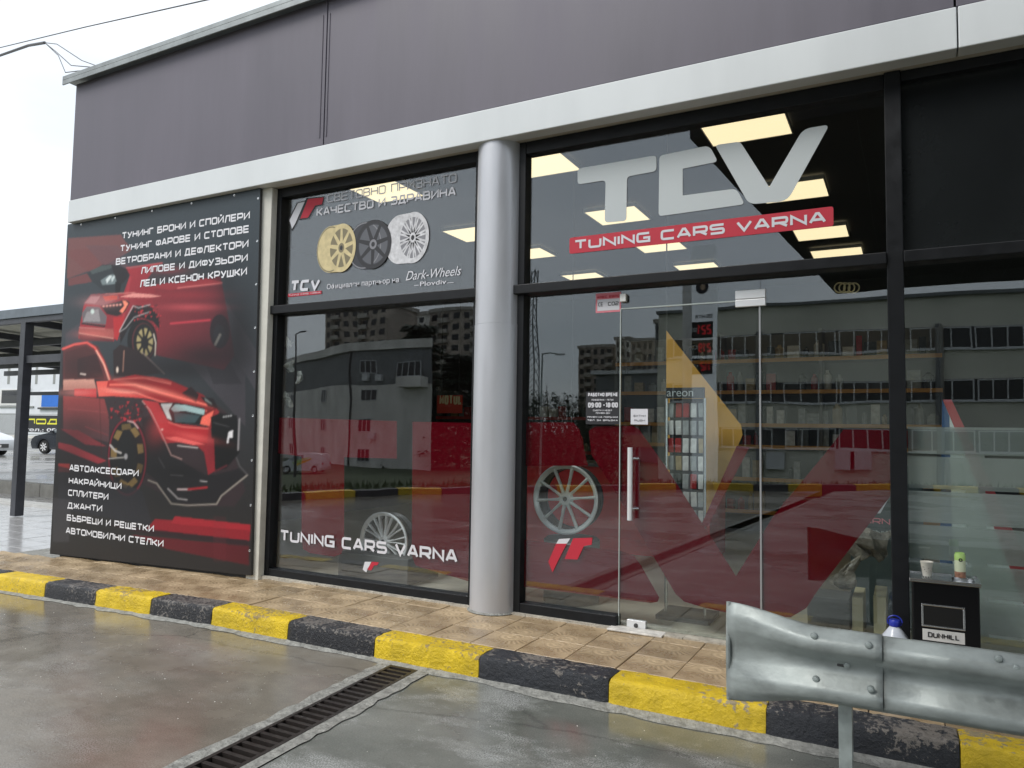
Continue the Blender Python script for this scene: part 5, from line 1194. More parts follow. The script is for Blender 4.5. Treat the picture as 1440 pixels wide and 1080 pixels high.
# ================================================================== INSIDE THE SHOP
cl = [( -1.52, .93, .68, .60), (-3.38, 2.95, .62, .61), (-3.48, .95, .62, .62), (-5.13, 6.16, .62, .58), (-5.13, 4.28, .5, .56), (-1.17, 6.08, .66, .6), (-1.36, 2.88, .65, .62), (-5.40, .93, .62, .65), (-5.42, 2.94, .56, .62), (-3.35, 4.6, .62, .6), (-3.2, 6.2, .62, .6), (gz(1189, 316, 4.2)[0] - .62, gz(1189, 316, 4.2)[1], .62, .6), (.3, 2.9, .62, .62), (.9, .95, .62, .62), (.9, 2.9, .62, .62)]
clab = ['large ceiling light behind the top of the middle white initial', 'ceiling light behind the stem of the first white initial', 'ceiling light in the upper left corner of the right window, cut by the frame', 'ceiling light low in the right window below the white initials', 'ceiling light at the left edge of the right window above the transom', 'ceiling light seen low in the dark reflection right of the red strip', 'ceiling light behind the foot of the last white initial', 'ceiling light behind the top row of lettering in the left window', 'ceiling light at the left edge of the left window', 'ceiling light at the right edge of the left window', 'ceiling light seen under the end of the red strip', 'ceiling light peeping out right of the red strip', 'ceiling light above the door', 'ceiling light hidden behind the blackened upper pane', 'second ceiling light behind the blackened upper pane']
for (x, y, w, d), lb in zip(cl, clab):
    t = empty('ceiling_light', lb, 'ceiling light', 'square ceiling lights in the shop', (x, y, 4.2))
    box(0, w, 0, d, 0, .006).build('diffuser', M['led'], t); m = MB(); g = .010
    m.box(-g, w + g, -g, -.001, -.004, .04).box(-g, w + g, d + .001, d + g, -.004, .04).box(-g, -.001, 0, d, -.004, .04).box(w + .001, w + g, 0, d, -.004, .04); m.build('frame', M['white'], t)

def wheel(label, cx, cz, y, R, ns, dbl, colr, stand=True):
    t = empty('alloy_wheel', label, 'alloy wheel', loc=(cx, y, cz))
    MB().lathe([(R * .84, .17), (R * .93, .165), (R * .93, .15), (R * .84, .13), (R * .83, .03), (R * .86, .004)], n=48, axis='y').build('barrel', M['darkmetal'], t, smooth=True)
    MB().lathe([(R * .85, .012), (R * .87, .0), (R * .90, -.008), (R * .93, -.010), (R * .965, -.022), (R, -.018), (R * .995, .0), (R * .93, .012)], n=56, axis='y').build('rim', M['chrome'], t, smooth=True)
    MB().lathe([(0, -.012), (R * .07, -.012), (R * .08, -.02), (R * .17, -.02), (R * .20, -.008), (R * .2, .03)], n=32, axis='y').build('hub', M[colr], t, smooth=True)
    MB().lathe([(0, -.024), (R * .055, -.024), (R * .065, -.018)], n=20, axis='y').build('hub_cap', M['darkmetal'], t, smooth=True)
    for i in range(ns):
        a = 2 * math.pi * i / ns + .1
        for off in ((-1, 1) if dbl else (0,)):
            m = MB(); v = []
            for k, ww, yy in ((.13, .05, -.008), (.5, .032, -.004), (.90, .048, -.004)):
                aa = a + off * (.05 + .10 * k if k > .2 else .10); ca, sa = math.cos(aa), math.sin(aa); ww = ww * (.62 if dbl else 1)
                for s_, y2 in ((1, yy), (0, yy - .012), (-1, yy), (-.6, yy + .03), (.6, yy + .03)):
                    v.append(((ca * k - sa * ww * s_) * R, y2, (sa * k + ca * ww * s_) * R))
            f_ = []
            for r in range(2):
                for j in range(5): f_.append((r * 5 + j, r * 5 + (j + 1) % 5, (r + 1) * 5 + (j + 1) % 5, (r + 1) * 5 + j))
            f_ += [(0, 1, 2, 3, 4), (14, 13, 12, 11, 10)]; m.add(v, f_).build('spoke', M[colr], t)
    return t
wheel('big silver multi-spoke alloy wheel on display left of the glass door', -2.475, 1.005, .42, .288, 10, False, 'wheelgrey')
wheel('smaller fine-spoked alloy wheel on the low box in the left window', -4.32, .505, .42, .275, 10, True, 'wheelgrey')
t = empty('display_stand', 'grey drum stand carrying the big silver wheel', 'stand', loc=(-2.46, .52, .165))
MB().lathe([(0, 0), (.23, 0), (.23, .50), (.21, .52), (0, .52)], n=32).build('drum', M['shelf'], t, smooth=True); MB().lathe([(.231, .40), (.2315, .50)], n=32).build('top_band', mat('grey_band', (.35, .36, .36), .5), t)
pl_ = [at(*p, .02) for p in [(790, 757), (812, 759), (795, 790), (777, 806), (773, 795)]]
em = empty('window_emblem', 'red and white slanted emblem on the pane under the big silver wheel', 'sticker')
YE = -.003
MB().plate(pxpoly([(786, 758), (802, 757), (797, 764.5), (782, 764.5)], YE), YE, YE + .001).build('white_piece', M['whitevinyl'], em)
MB().plate(pxpoly([(782, 764.5), (797, 764.5), (786, 786), (777, 805), (771, 790)], YE), YE, YE + .001).build('red_piece', M['redvinyl'], em)
MB().plate(pxpoly([(806, 757), (833, 756), (832, 766), (821, 768), (812, 787), (794, 786)], YE), YE, YE + .001).build('red_piece', M['redvinyl'], em)
em = empty('window_emblem', 'small red and white slanted emblem under the white lettering in the left window', 'sticker')
MB().plate(pxpoly([(513, 790), (522, 790), (515, 805), (510, 801)], YE), YE, YE + .001).build('white_piece', M['whitevinyl'], em)
MB().plate(pxpoly([(523, 790), (533, 791), (530, 795), (526, 795), (522, 802), (516, 801)], YE), YE, YE + .001).build('red_piece', M['redvinyl'], em)
t = empty('display_box', 'low dark box under the fine-spoked wheel', 'box'); box(-4.72, -3.92, .25, .75, .166, .40).build('body', M['shelf'], t, .01)
t = empty('counter', 'long red fronted sales counter inside the left window', 'counter')
box(-4.6, -1.9, 3.0, 3.8, .166, 1.15).build('front', M['red_in'], t); box(-4.7, -1.85, 2.95, 3.85, 1.15, 1.19).build('worktop', M['shelf'], t)
t = empty('upright_board', 'pale upright board in front of the red counter', 'board'); A = at(603, 637, 2.2); B = at(626, 690, 2.2)
box(A[0], B[0], 2.2, 2.26, .166, A[1]).build('board', M['white_in'], t); box(A[0] - .03, B[0] + .03, 2.15, 2.32, .166, .2).build('foot', M['shelf'], t)
t = empty('oil_sign', 'red hanging sign with cream lettering in the left window', 'sign'); A = at(615, 556, 3.5); B = at(648, 581, 3.5)
box(A[0], B[0], 3.5, 3.54, B[1], A[1]).build('board', mat('sign_red', (.55, .05, .03), .5), t)
C_ = at(618, 569, 3.5); D_ = at(645, 569, 3.5); letters('lettering', 'MOTUL', C_[0], D_[0], C_[1], .13, 3.498, mat('sign_cream', (.75, .68, .42), .5), t, th=.24)
for x in (A[0] + .05, B[0] - .05): MB().tube([(x, 3.52, A[1]), (x, 3.52, 4.1)], .004, 5).build('hanging_wire', M['bolt'], t)
# red armchair-like display behind the red lettering right of the column
t = empty('red_body_panel', 'red bumper shell with pale edge strip hanging inside above the big silver wheel', 'car part')
A = at(735, 597, 1.3); B = at(800, 660, 1.3)
MB().plate(rounded([(A[0] - .2, 1.22), (B[0] + .1, 1.22), (B[0] + .08, A[1] - .1), (B[0] - .12, A[1] + .02), (A[0] - .2, A[1] + .02)], .06), 1.25, 1.45).build('shell', M['red_in'], t, .03)
MB().plate([(B[0] - .08, A[1]), (B[0] + .02, A[1]), (B[0] + .13, A[1] - .2), (B[0] + .11, A[1] - .24)], 1.22, 1.245).build('side_strip', M['cup'], t)
for x in (A[0], B[0]): MB().tube([(x, 1.35, A[1] - .05), (x, 1.35, 4.1)], .005, 5).build('hanging_wire', M['bolt'], t)
# wall shelving at the back right
sh = empty('wall_shelving', 'tall wall shelving with orange shelf edges filled with small packs, inside right', 'shelving')
SYs = 5.5; sx0, sx1 = -3.9, .42; box(sx0, sx1, SYs + .45, SYs + .5, .166, 3.0).build('back_panel', mat('shelf_back', (.16, .16, .155), .7), sh)
for x in (sx0, -2.36, -1.0, sx1): box(x - .02, x + .02, SYs, SYs + .45, .166, 3.0).build('upright', M['shelf'], sh)
zsh = [.5, .95, 1.4, 1.70, 2.16, 2.60]
pk_m = [mat('pack_' + n_, c_, .25, vary=.2, scale=20) for n_, c_ in (('grey', (.30, .32, .33)), ('dark', (.05, .055, .06)), ('white', (.6, .6, .6)), ('red', (.35, .03, .03)), ('tan', (.35, .27, .15)))]
for z in zsh:
    box(sx0 + .02, sx1 - .02, SYs, SYs + .45, z - .03, z).build('shelf', M['shelf'], sh); box(sx0, sx1, SYs - .02, SYs - .001, z - .04, z + .012).build('shelf_edge', M['orange'], sh)
pm0 = {}
def stock(shelf_y, xa, xb, levels, where, dens=.8, grp='goods on the wall shelves'):
    for zi, z in enumerate(levels):
        x = xa + .1; nth = ('lowest', 'second', 'third', 'fourth', 'fifth', 'topmost')[zi]
        while x < xb - .15:
            w = random.uniform(.07, .16); h_ = random.uniform(.14, .30); k = random.randrange(5)
            if random.random() < dens:
                kk = (k, random.randrange(3))
                if kk not in pm0:
                    b = MB().box(-.05, .05, -.06, .06, 0, .2) if kk[1] else MB().lathe([(0, 0), (.045, 0), (.045, .15), (.02, .18), (.02, .2), (0, .2)], n=10)
                    o = b.build('box_of_goods' if kk[1] else 'bottle', pk_m[k], None); pm0[kk] = o
                else: o = pm0[kk].copy(); COL.objects.link(o)
                o.location = (x + w / 2, shelf_y + .12 + random.uniform(0, .06), z + .001); o.scale = (w / .1, 1, h_ / .2)
                third = ('left', 'middle', 'right')[min(2, int(3 * (x - xa) / (xb - xa)))]
                tag(o, '%s %s %s %s on the %s %s, %s third' % ('tall' if h_ > .22 else 'short', 'wide' if w > .115 else 'narrow', ('grey', 'black', 'white', 'red', 'tan')[k], 'box' if kk[1] else 'bottle', nth, where, third), 'box' if kk[1] else 'bottle', grp)
            x += w + random.uniform(.01, .06)
stock(SYs, sx0, sx1, zsh, 'orange edged wall shelf')
s2 = empty('rear_shelving', 'dark shelving along the back wall behind the red counter', 'shelving')
for x in (-8.1, -6.4, -4.4): box(x - .02, x + .02, 6.9, 7.3, .166, 2.4).build('upright', M['shelf'], s2)
for z in (.6, 1.2, 1.8): box(-8.08, -4.42, 6.9, 7.3, z - .03, z).build('shelf', M['shelf'], s2); box(-8.1, -4.4, 6.87, 6.899, z - .04, z + .012).build('shelf_edge', M['redwhite'], s2)
stock(6.9, -8.1, -4.4, (.6, 1.2, 1.8), 'red edged back shelf', .7, 'goods on the back shelves')
# air freshener rack
rk = empty('spinner_rack', 'tall rack of small hanging packets with a name header, seen through the door', 'display rack')
RX0, RX1 = at(936, 600, .38)[0], at(990, 600, .38)[0]; rz1 = at(960, 545, .38)[1]; rzh = at(960, 560, .38)[1]
box(RX0, RX1, .38, .41, rzh, rz1).build('header', M['blackvinyl'], rk)
C_ = at(938, 557.5, .38); font_text('lettering', 'areon', C_[0], at(975, 557, .38)[0], C_[1], .377, M['greyvinyl'], rk)
for x in (RX0, RX1): MB().tube([(x, .40, .166), (x, .40, rzh)], .012, 6).build('upright', M['steel'], rk)
box(RX0 - .05, RX1 + .05, .30, .66, .166, .2).build('base', M['shelf'], rk); box(RX0 + .01, RX1 - .01, .46, .47, .5, rzh).build('back_panel', mat('rack_back', (.05, .055, .06), .6), rk)
k = 0; nx_ = 5; cell = (RX1 - RX0) / nx_; prm = {}
for j in range(9):
    for i in range(nx_):
        kk = random.choice((0, 0, 0, 2, 2, 1, 4, 3)); 
        if kk not in prm: o = MB().box(-cell * .40, cell * .40, -.01, .01, -.055, .055).build('packet', pk_m[kk], rk, .004, seg=1); prm[kk] = o
        else: o = prm[kk].copy(); COL.objects.link(o)
        o.location = (RX0 + cell * (i + .5), .43 + random.uniform(-.012, .012), rzh - .09 - j * .135); o.rotation_euler.y = random.uniform(-.05, .05)
# mustard banner and tricolour drape
t = empty('mustard_banner', 'mustard yellow pointed banner hanging inside behind the glass door', 'banner')
YB = .75; pts = pxpoly([(937, 465), (1042, 598), (1044, 612), (984, 745), (937, 745)], YB)
MB().plate(pts, YB, YB + .012).build('cloth', mat('mustard_cloth_lit', (0.86, 0.46, 0.09), .8, vary=.1, scale=2), t)
MB().tube([(pts[0][0], YB + .006, pts[0][1]), (pts[0][0], YB + .006, 4.1)], .006, 6).build('cord', M['bolt'], t)
t = empty('tricolour_drape', 'red white and blue drape hanging from a point behind the frosted glass', 'banner')
YT = .03
def drape(nm, p, m_): MB().plate(pxpoly(p, YT), YT, YT + .01).build(nm, m_, t)
drape('blue_stripe', [(1325, 562), (1335, 585), (1342, 900), (1320, 900)], mat('drape_blue', (.03, .10, .26), .7)); drape('white_stripe', [(1328.5, 570), (1350, 620), (1440, 850), (1440, 900), (1342.3, 900), (1335.3, 585)], mat('drape_white', (.85, .88, .86), .7))
drape('red_stripe', [(1326, 562), (1338, 562), (1450, 800), (1450, 855), (1440, 850), (1350, 620)], mat('drape_red', (.50, .05, .06), .7))
# emblem rings hung inside
t = empty('ring_ornament', 'row of four small metal rings hanging under the transom right of the door', 'ornament')
for i in range(4):
    x, z = at(1181 + i * 6.5, 404.5, .3); MB().lathe([(.034 + .005 * math.cos(a), .005 * math.sin(a)) for a in [2 * math.pi * k / 6 for k in range(7)]], (x, .3 + .004 * i, z), 'y', 20).build('ring', mat('brass_ring', (.6, .5, .3), .3, .8) if i == 0 else bpy.data.materials['brass_ring'], t)
MB().box(at(1181, 404, .3)[0], at(1201, 404, .3)[0], .31, .315, z + .03, z + .034).build('hanger', M['bolt'], t)
# bags and boards on the floor right of the door
def crumple(name, label, cx, cy, cz, rx, ry, rz_, m_, seed, cat='bag'):
    b = bmesh.new(); bmesh.ops.create_icosphere(b, subdivisions=4, radius=1); r = random.Random(seed); ks = [(Vector((r.gauss(0, 1), r.gauss(0, 1), r.gauss(0, 1))).normalized(), r.uniform(.5, .98), r.uniform(.3, .95)) for _ in range(70)]
    for v in b.verts:
        d = v.co.normalized()
        for kd, lim, am in ks:
            dt = d.dot(kd)
            if dt > lim: v.co -= kd * (dt - lim) * am
        v.co = Vector((v.co.x * rx, v.co.y * ry, v.co.z * rz_))
    me = bpy.data.meshes.new(name); b.to_mesh(me); b.free(); me.materials.append(m_); o = bpy.data.objects.new(name, me); COL.objects.link(o); o.location = (cx, cy, cz); return tag(o, label, cat)
A = at(1222, 768, .5); crumple('plastic_bag', 'crumpled brown and silver plastic bag heaped on the boards by the mullion', A[0], .5, A[1], .34, .22, .33, M['plastic_bag'], 4)
A = at(1178, 815, .45); crumple('plastic_bag', 'lower dark shiny plastic bag leaning left of the cream boards', A[0], .42, A[1], .22, .15, .17, M['plastic_bag'], 9)
for i, (a, b, c, d) in enumerate(((1198, 840, 1214, 893), (1228, 838, 1247, 895))):
    A = at(a, b, .35); B = at(c, d, .35); o = box(A[0], B[0], .35, .75, .166, A[1]).build('cream_board', M['tan_card'], None, .004); tag(o, ('left' if i == 0 else 'right') + ' one of two upright cream boards under the crumpled bags', 'board')
A = at(1155, 830, .6); o = box(at(1135, 850, .6)[0], at(1195, 850, .6)[0], .6, .9, .166, at(1150, 838, .6)[1]).build('dark_crate', M['shelf'], None, .01); tag(o, 'dark crate on the floor beside the cream boards', 'crate')
A = at(1158, 885, .2); o = box(A[0], A[0] + .1, .18, .30, .166, .27).build('small_carton', M['white_in'], None, .003); tag(o, 'small white carton on the floor behind the barrier', 'box')
o = empty('floor_display', 'dark advertising stand with white and pink lettering beside the mullion', 'stand'); A = at(1195, 700, .95); B = at(1300, 800, .95)
box(A[0], B[0], .95, 1.0, .166, A[1] + .25).build('panel', mat('display_teal', (.05, .07, .07), .5), o); C_ = at(1218, 736, .949); letters('lettering', 'VARNA', C_[0] - .08, C_[0] + .22, C_[1], .045, .949, M['pinkvinyl'], o); letters('lettering', 'VERINIA', C_[0] - .08, C_[0] + .16, C_[1] - .07, .025, .949, M['greyvinyl'], o)
MB().plate(pxpoly([(1246, 700), (1250, 700), (1238, 722), (1231, 722)], .948), .947, .949).build('white_flash', M['whitevinyl'], o)
for i, (px_, py_, r_) in enumerate(((407, 480, .10), (405, 515, .13), (420, 532, .11), (402, 558, .12), (408, 590, .10))):
    A = at(px_, py_, .16); crumple('clear_wrap', ['topmost', 'second', 'third', 'fourth', 'lowest'][i] + ' bundle of clear wrapped goods hanging at the left edge of the left window', A[0], .16, A[1], r_ * .95, r_ * .8, r_ * 1.15, M['clear_bag'], 20 + i, 'wrapped goods')

# ================================================================== ACROSS THE ROAD (seen mirrored in the glass)
def rv(px, py, Yv): x, z = at(px, py, Yv); return x, -Yv, z
fk = empty('far_kerb'); tag(fk, kind='structure'); kbm = {}; k = 0
for (ax, ay), (bx, by) in zip(KL[1:-2], KL[2:-1]):
    Ld = math.hypot(bx - ax, by - ay); n = int(Ld / 1.0)
    for i in range(n):
        t_ = (i + .5) / n; c = 'yellow_plain' if (k // 1) % 2 == 0 else 'dark_plain'; k += 1
        if c not in kbm: o = box(-.49, .49, -.12, .12, -.2, .16).build('kerb_stone', M[c], fk, .02); kbm[c] = o
        else: o = kbm[c].copy(); COL.objects.link(o)
        xx = ax + (bx - ax) * t_; o.location = (xx, ay + (by - ay) * t_, fall(xx)); o.rotation_euler.z = math.atan2(by - ay, bx - ax); o.scale.x = Ld / n
# grass blades beyond the kerb
mb = MB(); r_ = random.Random(11); cnt = 0
while cnt < 9000:
    x = r_.uniform(-30, 12); y = r_.uniform(-36, -6); d = beyond(x, y)
    if d < .3 or d > 14: continue
    cnt += 1; z = terr(x, y); a = r_.uniform(0, 6.28); h_ = r_.uniform(.08, .26); w = .03
    mb.add([(x - w * math.cos(a), y - w * math.sin(a), z), (x + w * math.cos(a), y + w * math.sin(a), z), (x + r_.uniform(-.08, .08), y + r_.uniform(-.08, .08), z + h_)], [(0, 1, 2)])
tag(mb.build('grass', M['grassblade']), kind='stuff')

def win(parent, x, z, w, h, y, nrm=1, fr_=.07, mull=1, first={}):
    """window on a wall facing +y at y, local coordinates"""
    key = (round(w, 2), round(h, 2), mull, parent.name)
    if key not in first:
        m = MB(); m.box(-w / 2, w / 2, 0, .08, 0, fr_).box(-w / 2, w / 2, 0, .08, h - fr_, h)
        for i in range(mull + 2):
            xx = -w / 2 + (w - fr_) * i / (mull + 1); m.box(xx, xx + fr_, 0, .078, fr_, h - fr_)
        f_ = m.build('window', M['winframe'], parent); p_ = box(-w / 2 + .01, w / 2 - .01, .004, .03, .01, h - .01).build('pane', M['darkpane'], f_); first[key] = (f_, p_)
    else:
        a, b = first[key]; f_ = a.copy(); COL.objects.link(f_); p_ = b.copy(); COL.objects.link(p_); p_.parent = f_
    f_.location = (x, y, z); return f_
# long concrete school
SYv = 41.0
x0, _, zt = rv(925, 436, SYv); x1, _, _ = rv(1900, 420, SYv); _, _, zt = rv(1260, 421.5, SYv)
sc = empty('school_building', 'long grey three storey concrete building with ribbon windows, mirrored in the right-hand panes', 'building', loc=(0, 0, 0))
box(x0, x1, -SYv - 12, -SYv, -2.9, zt).build('wall', M['school'], sc)
rows_ = [(463, 492), (534, 563.5), (604, 633)]
for (ya, yb) in rows_:
    za = at(1260, ya, SYv)[1]; zb2 = at(1260, yb, SYv)[1]
    box(x0 + .6, x1 - .6, -SYv - .02, -SYv + .03, zb2 - .05, za + .02).build('window_band', M['darkpane'], sc)
    box(x0 + .5, x1 - .5, -SYv, -SYv + .16, zb2 - .13, zb2 - .05).build('sill_course', M['winframe'], sc)
    x = x0 + 1.0; i = 0
    while x < x1 - 3:
        w = 2.9; win(sc, x + w / 2, zb2 - .05, w, za - zb2 + .04, -SYv + .035, mull=(3 if i % 2 else 2)); x += w + (.7 if i % 2 else .15); i += 1
for px_ in (1067, 1320):
    xx, _, _ = rv(px_, 500, SYv); MB().tube([(xx, -SYv + .2, -2.8), (xx, -SYv + .2, zt - 1.5)], .18, 8).build('downpipe', M['conc_dark'], sc)
box(x0 - .1, x1 + .1, -SYv - .1, -SYv + .25, zt, zt + .18).build('parapet', M['conc_dark'], sc)
for px_ in (1090, 1190, 1212): 
    xx, _, zz = rv(px_, 650, SYv); box(xx - .5, xx + .5, -SYv + .04, -SYv + .5, zz - .4, zz + .6).build('air_unit', M['winframe'], sc)
# apartment house on the left
AYv = 56.0
ax0, _, _ = rv(490, 600, AYv); ax1, _, _ = rv(607, 600, AYv); bx_, _, _ = rv(388, 600, AYv + 14); bxr, _, _ = rv(603, 600, AYv + 14)
apt = empty('apartment_house', 'four storey grey apartment house with dark top floor, mirrored in the left window', 'building')
zap = at(520, 492, AYv)[1]; zl2 = at(520, 541, AYv)[1]
foot = [(bx_, -AYv - 14), (ax0, -AYv), (ax1, -AYv), (bxr, -AYv - 14)]
def poly_ccw(p): return p if sum(p[i][0] * p[(i + 1) % len(p)][1] - p[(i + 1) % len(p)][0] * p[i][1] for i in range(len(p))) > 0 else p[::-1]
MB().prism(poly_ccw(foot), -2.8, zl2).build('lower_walls', M['conc'], apt); MB().prism(poly_ccw([(x * 1.0, y + (.0)) for x, y in foot]), zl2 + .01, zap).build('top_floor_walls', M['conc_dark'], apt)
MB().prism(poly_ccw([(foot[0][0] - .3, foot[0][1]), (ax0 - .2, -AYv + .3), (ax1 + .3, -AYv + .3), (bxr, -AYv - 14)]), zap, zap + .9).build('parapet', M['conc'], apt)
for (pa, pb, ya, yb) in ((506, 530, 507, 524), (506, 530, 547, 564), (503, 524, 588, 606), (502, 522, 630, 650)):
    A = at(pa, ya, AYv); B = at(pb, yb, AYv); win(apt, (A[0] + B[0]) / 2, B[1], B[0] - A[0], A[1] - B[1], -AYv + .02, mull=2)
A = at(570, 514, AYv); B = at(602, 545, AYv); box(A[0], B[0], -AYv, -AYv + 1.3, B[1], A[1] - 1.2).build('balcony', M['conc'], apt); win(apt, (A[0] + B[0]) / 2, A[1] - 1.2, B[0] - A[0], 1.5, -AYv + 1.22, mull=3)
for (pa, ya) in ((515, 528), (534, 528), (527, 610)):
    A = at(pa, ya, AYv); box(A[0] - .4, A[0] + .4, -AYv, -AYv + .4, A[1] - .5, A[1] + .2).build('air_unit', M['winframe'], apt)
ddx, ddy = ax0 - bx_, 14; Ln = math.hypot(ddx, ddy); ang = math.atan2(ddy, ddx)
for lv in range(3):
    for u_ in (.28, .72):
        z = at(520, (564, 606, 650)[lv], AYv)[1]; f_ = win(apt, 0, 0, 1.5, 1.4, 0, mull=1); f_.location = (bx_ + ddx * u_ - .02, -AYv - 14 + ddy * u_ + .06, z); f_.rotation_euler.z = ang
xx, _, _ = rv(486.5, 600, AYv - .3); MB().tube([(xx, -AYv + .1, -2.7), (xx, -AYv + .1, zap)], .1, 6).build('downpipe', M['bolt'], apt)

def tower(name, label, pl, pr, ptop, Yv, floors, cols, zbase=-3, mt='conc_pink', balc=True, dpt=14):
    xa, _, zt_ = rv(pl, ptop, Yv); xb, _, _ = rv(pr, ptop, Yv); b = empty(name, label, 'building', 'tower blocks across the road')
    box(xa, xb, -Yv - dpt, -Yv, zbase, zt_).build('wall', M[mt], b); box(xa - .4, xb + .4, -Yv - dpt - .4, -Yv + .4, zt_, zt_ + .9).build('roof_slab', M['balc'], b)
    cw = (xb - xa) / cols; wp = None; bp_ = None
    for f_ in range(floors):
        z = zt_ - 2.8 * (f_ + 1) + .7
        if z < zbase + 4: break
        for c in range(cols):
            x = xa + cw * (c + .5)
            if balc and c % 3 == 1:
                if bp_ is None: o = MB().box(-cw * .48, cw * .48, .01, 1.4, -.12, .0).box(-cw * .48, cw * .48, 1.3, 1.4, 0, 1.0).box(-cw * .48, -cw * .44, .01, 1.3, 0, 2.5).build('balcony', M['balc'], b); bp_ = o
                else: o = bp_.copy(); COL.objects.link(o)
                o.location = (x, -Yv, z - .7)
            if wp is None: o = box(-cw * .27, cw * .27, .0, .06, 0, 1.5).build('window', M['darkpane'], b); wp = o
            else: o = wp.copy(); COL.objects.link(o)
            o.location = (x, -Yv, z)
    return b
tower('tower_block', 'tall pinkish tower block behind the apartment house, mirrored at the left', 458, 545, 436, 150, 12, 7)
tower('tower_block', 'right-hand tower block beside the dark conifer in the left window reflection', 606, 690, 441, 165, 12, 6)
tower('tower_block', 'narrow set-back tower block behind the conifer in the reflection', 556, 600, 445, 190, 11, 4, mt='conc')
tower('apartment_block', 'low row of flats left in the door reflection', 815, 862, 490, 200, 7, 5)
tower('apartment_block', 'middle row of flats with balconies in the door reflection', 866, 886, 478, 195, 8, 3, mt='conc')
tower('apartment_block', 'flats left of the price sign in the door reflection', 887, 917, 480, 185, 8, 4)
tower('apartment_block', 'narrow dark flats touching the price sign in the reflection', 920, 940, 454, 150, 9, 2, mt='conc_dark')
lb = empty('low_building', 'long low flat roofed building under the flats, mirrored in the door', 'building'); xa, _, zt_ = rv(838, 526, 90); xb, _, _ = rv(960, 520, 90)
box(xa, xb, -100, -90, -3, zt_).build('wall', M['conc_dark'], lb); box(xa - .5, xb + .5, -100.5, -89.4, zt_, zt_ + .5).build('roof_slab', M['winframe'], lb); box(xa + 1, xb - 1, -89.98, -89.9, -.5, 1.2).build('pale_band', mat('pale_band', (.32, .30, .22), .8), lb)
for i in range(7): box(xa + 1 + i * 1.7, xa + 2.2 + i * 1.7, -89.98, -89.92, 1.6, 3.0).build('window', M['darkpane'], lb)

def tree(label, x, y, h, kind, seed, rad_=3.0, n=5200, zb3=-2.6):
    r = random.Random(seed); t = empty('conifer' if kind == 'c' else 'bare_tree', label, 'tree', None, (x, y, zb3))
    MB().tube([(0, 0, 0), (.1, 0, h * .5), (0, .1, h * .95)], [h * .022, h * .013, h * .003], 8).build('trunk', M['bark'], t)
    m = MB()
    if kind == 'c':
        for i in range(n):
            lv = int(r.random() ** .8 * 15) / 15; f_ = 1 - lv; zz = h * (.10 + .9 * lv) + r.gauss(0, .16); R_ = rad_ * (f_ ** .55) * (.75 + .3 * math.sin(lv * 40 + seed)) + .25; a = r.choice([k * .63 + lv * 5 for k in range(10)]) + r.gauss(0, .16)
            q_ = r.random() ** .6 * R_; px_, py_ = q_ * math.cos(a), q_ * math.sin(a); zz -= q_ * .22; s_ = h * .022 * r.uniform(.6, 1.5); b = r.uniform(0, 6.28)
            m.add([(px_, py_, zz), (px_ + s_ * 1.9 * math.cos(a + r.gauss(0, .4)), py_ + s_ * 1.9 * math.sin(a), zz - s_ * .5), (px_ + s_ * math.cos(b), py_ + s_ * math.sin(b), zz + s_ * .35)], [(0, 1, 2)])
        m.build('crown', M['leaf'], t)
    else:
        def br(p, d, l, rr_, dep):
            q2 = p + d * l; m.tube([p, p.lerp(q2, .5) + Vector((r.gauss(0, .05), r.gauss(0, .05), 0)) * l, q2], [rr_, rr_ * .8, rr_ * .6], 4, False)
            if dep == 0: return
            for _ in range(3 if dep > 1 else 4): br(q2, (d + Vector((r.gauss(0, .5), r.gauss(0, .5), r.gauss(.1, .3)))).normalized(), l * r.uniform(.6, .82), rr_ * .55, dep - 1)
        for _ in range(4): br(Vector((0, 0, h * .28)), Vector((r.gauss(0, .4), r.gauss(0, .4), 1)).normalized(), h * .22, h * .012, 4)
        m.build('crown', M['leaf2'], t)
    return t
x, y, _ = rv(588, 560, 62); tree('tall dark conifer between the two tower blocks in the reflection', x, y, 16.5, 'c', 2, 5.4, 11000)
x, y, _ = rv(645, 560, 60); tree('shorter drooping conifer by the right tower block in the reflection', x, y, 12.5, 'c', 3, 4.4, 11000)
tl = ['leftmost bare tree right of the column in the reflection', 'dense bare tree under the street lamp reflection', 'bushy bare tree left of the flats', 'bare tree in front of the low flats', 'bare tree between the opening hours and the column', 'small bare tree by the door edge']
for i, (px_, Yv_, h_) in enumerate(((742, 60, 8), (770, 52, 8.5), (800, 58, 8), (832, 64, 7.4), (788, 46, 6), (862, 70, 6))):
    x, y, _ = rv(px_, 560, Yv_); tree(tl[i], x, y, h_, 'b', 30 + i, zb3=-2.6)
hl_ = ['low dark shrub mass at the left', 'low dark shrub mass near the lamp', 'low dark shrub mass under the flats', 'low dark shrub mass by the door edge', 'low dark shrub mass by the conifer', 'low dark shrub mass right of the conifer']
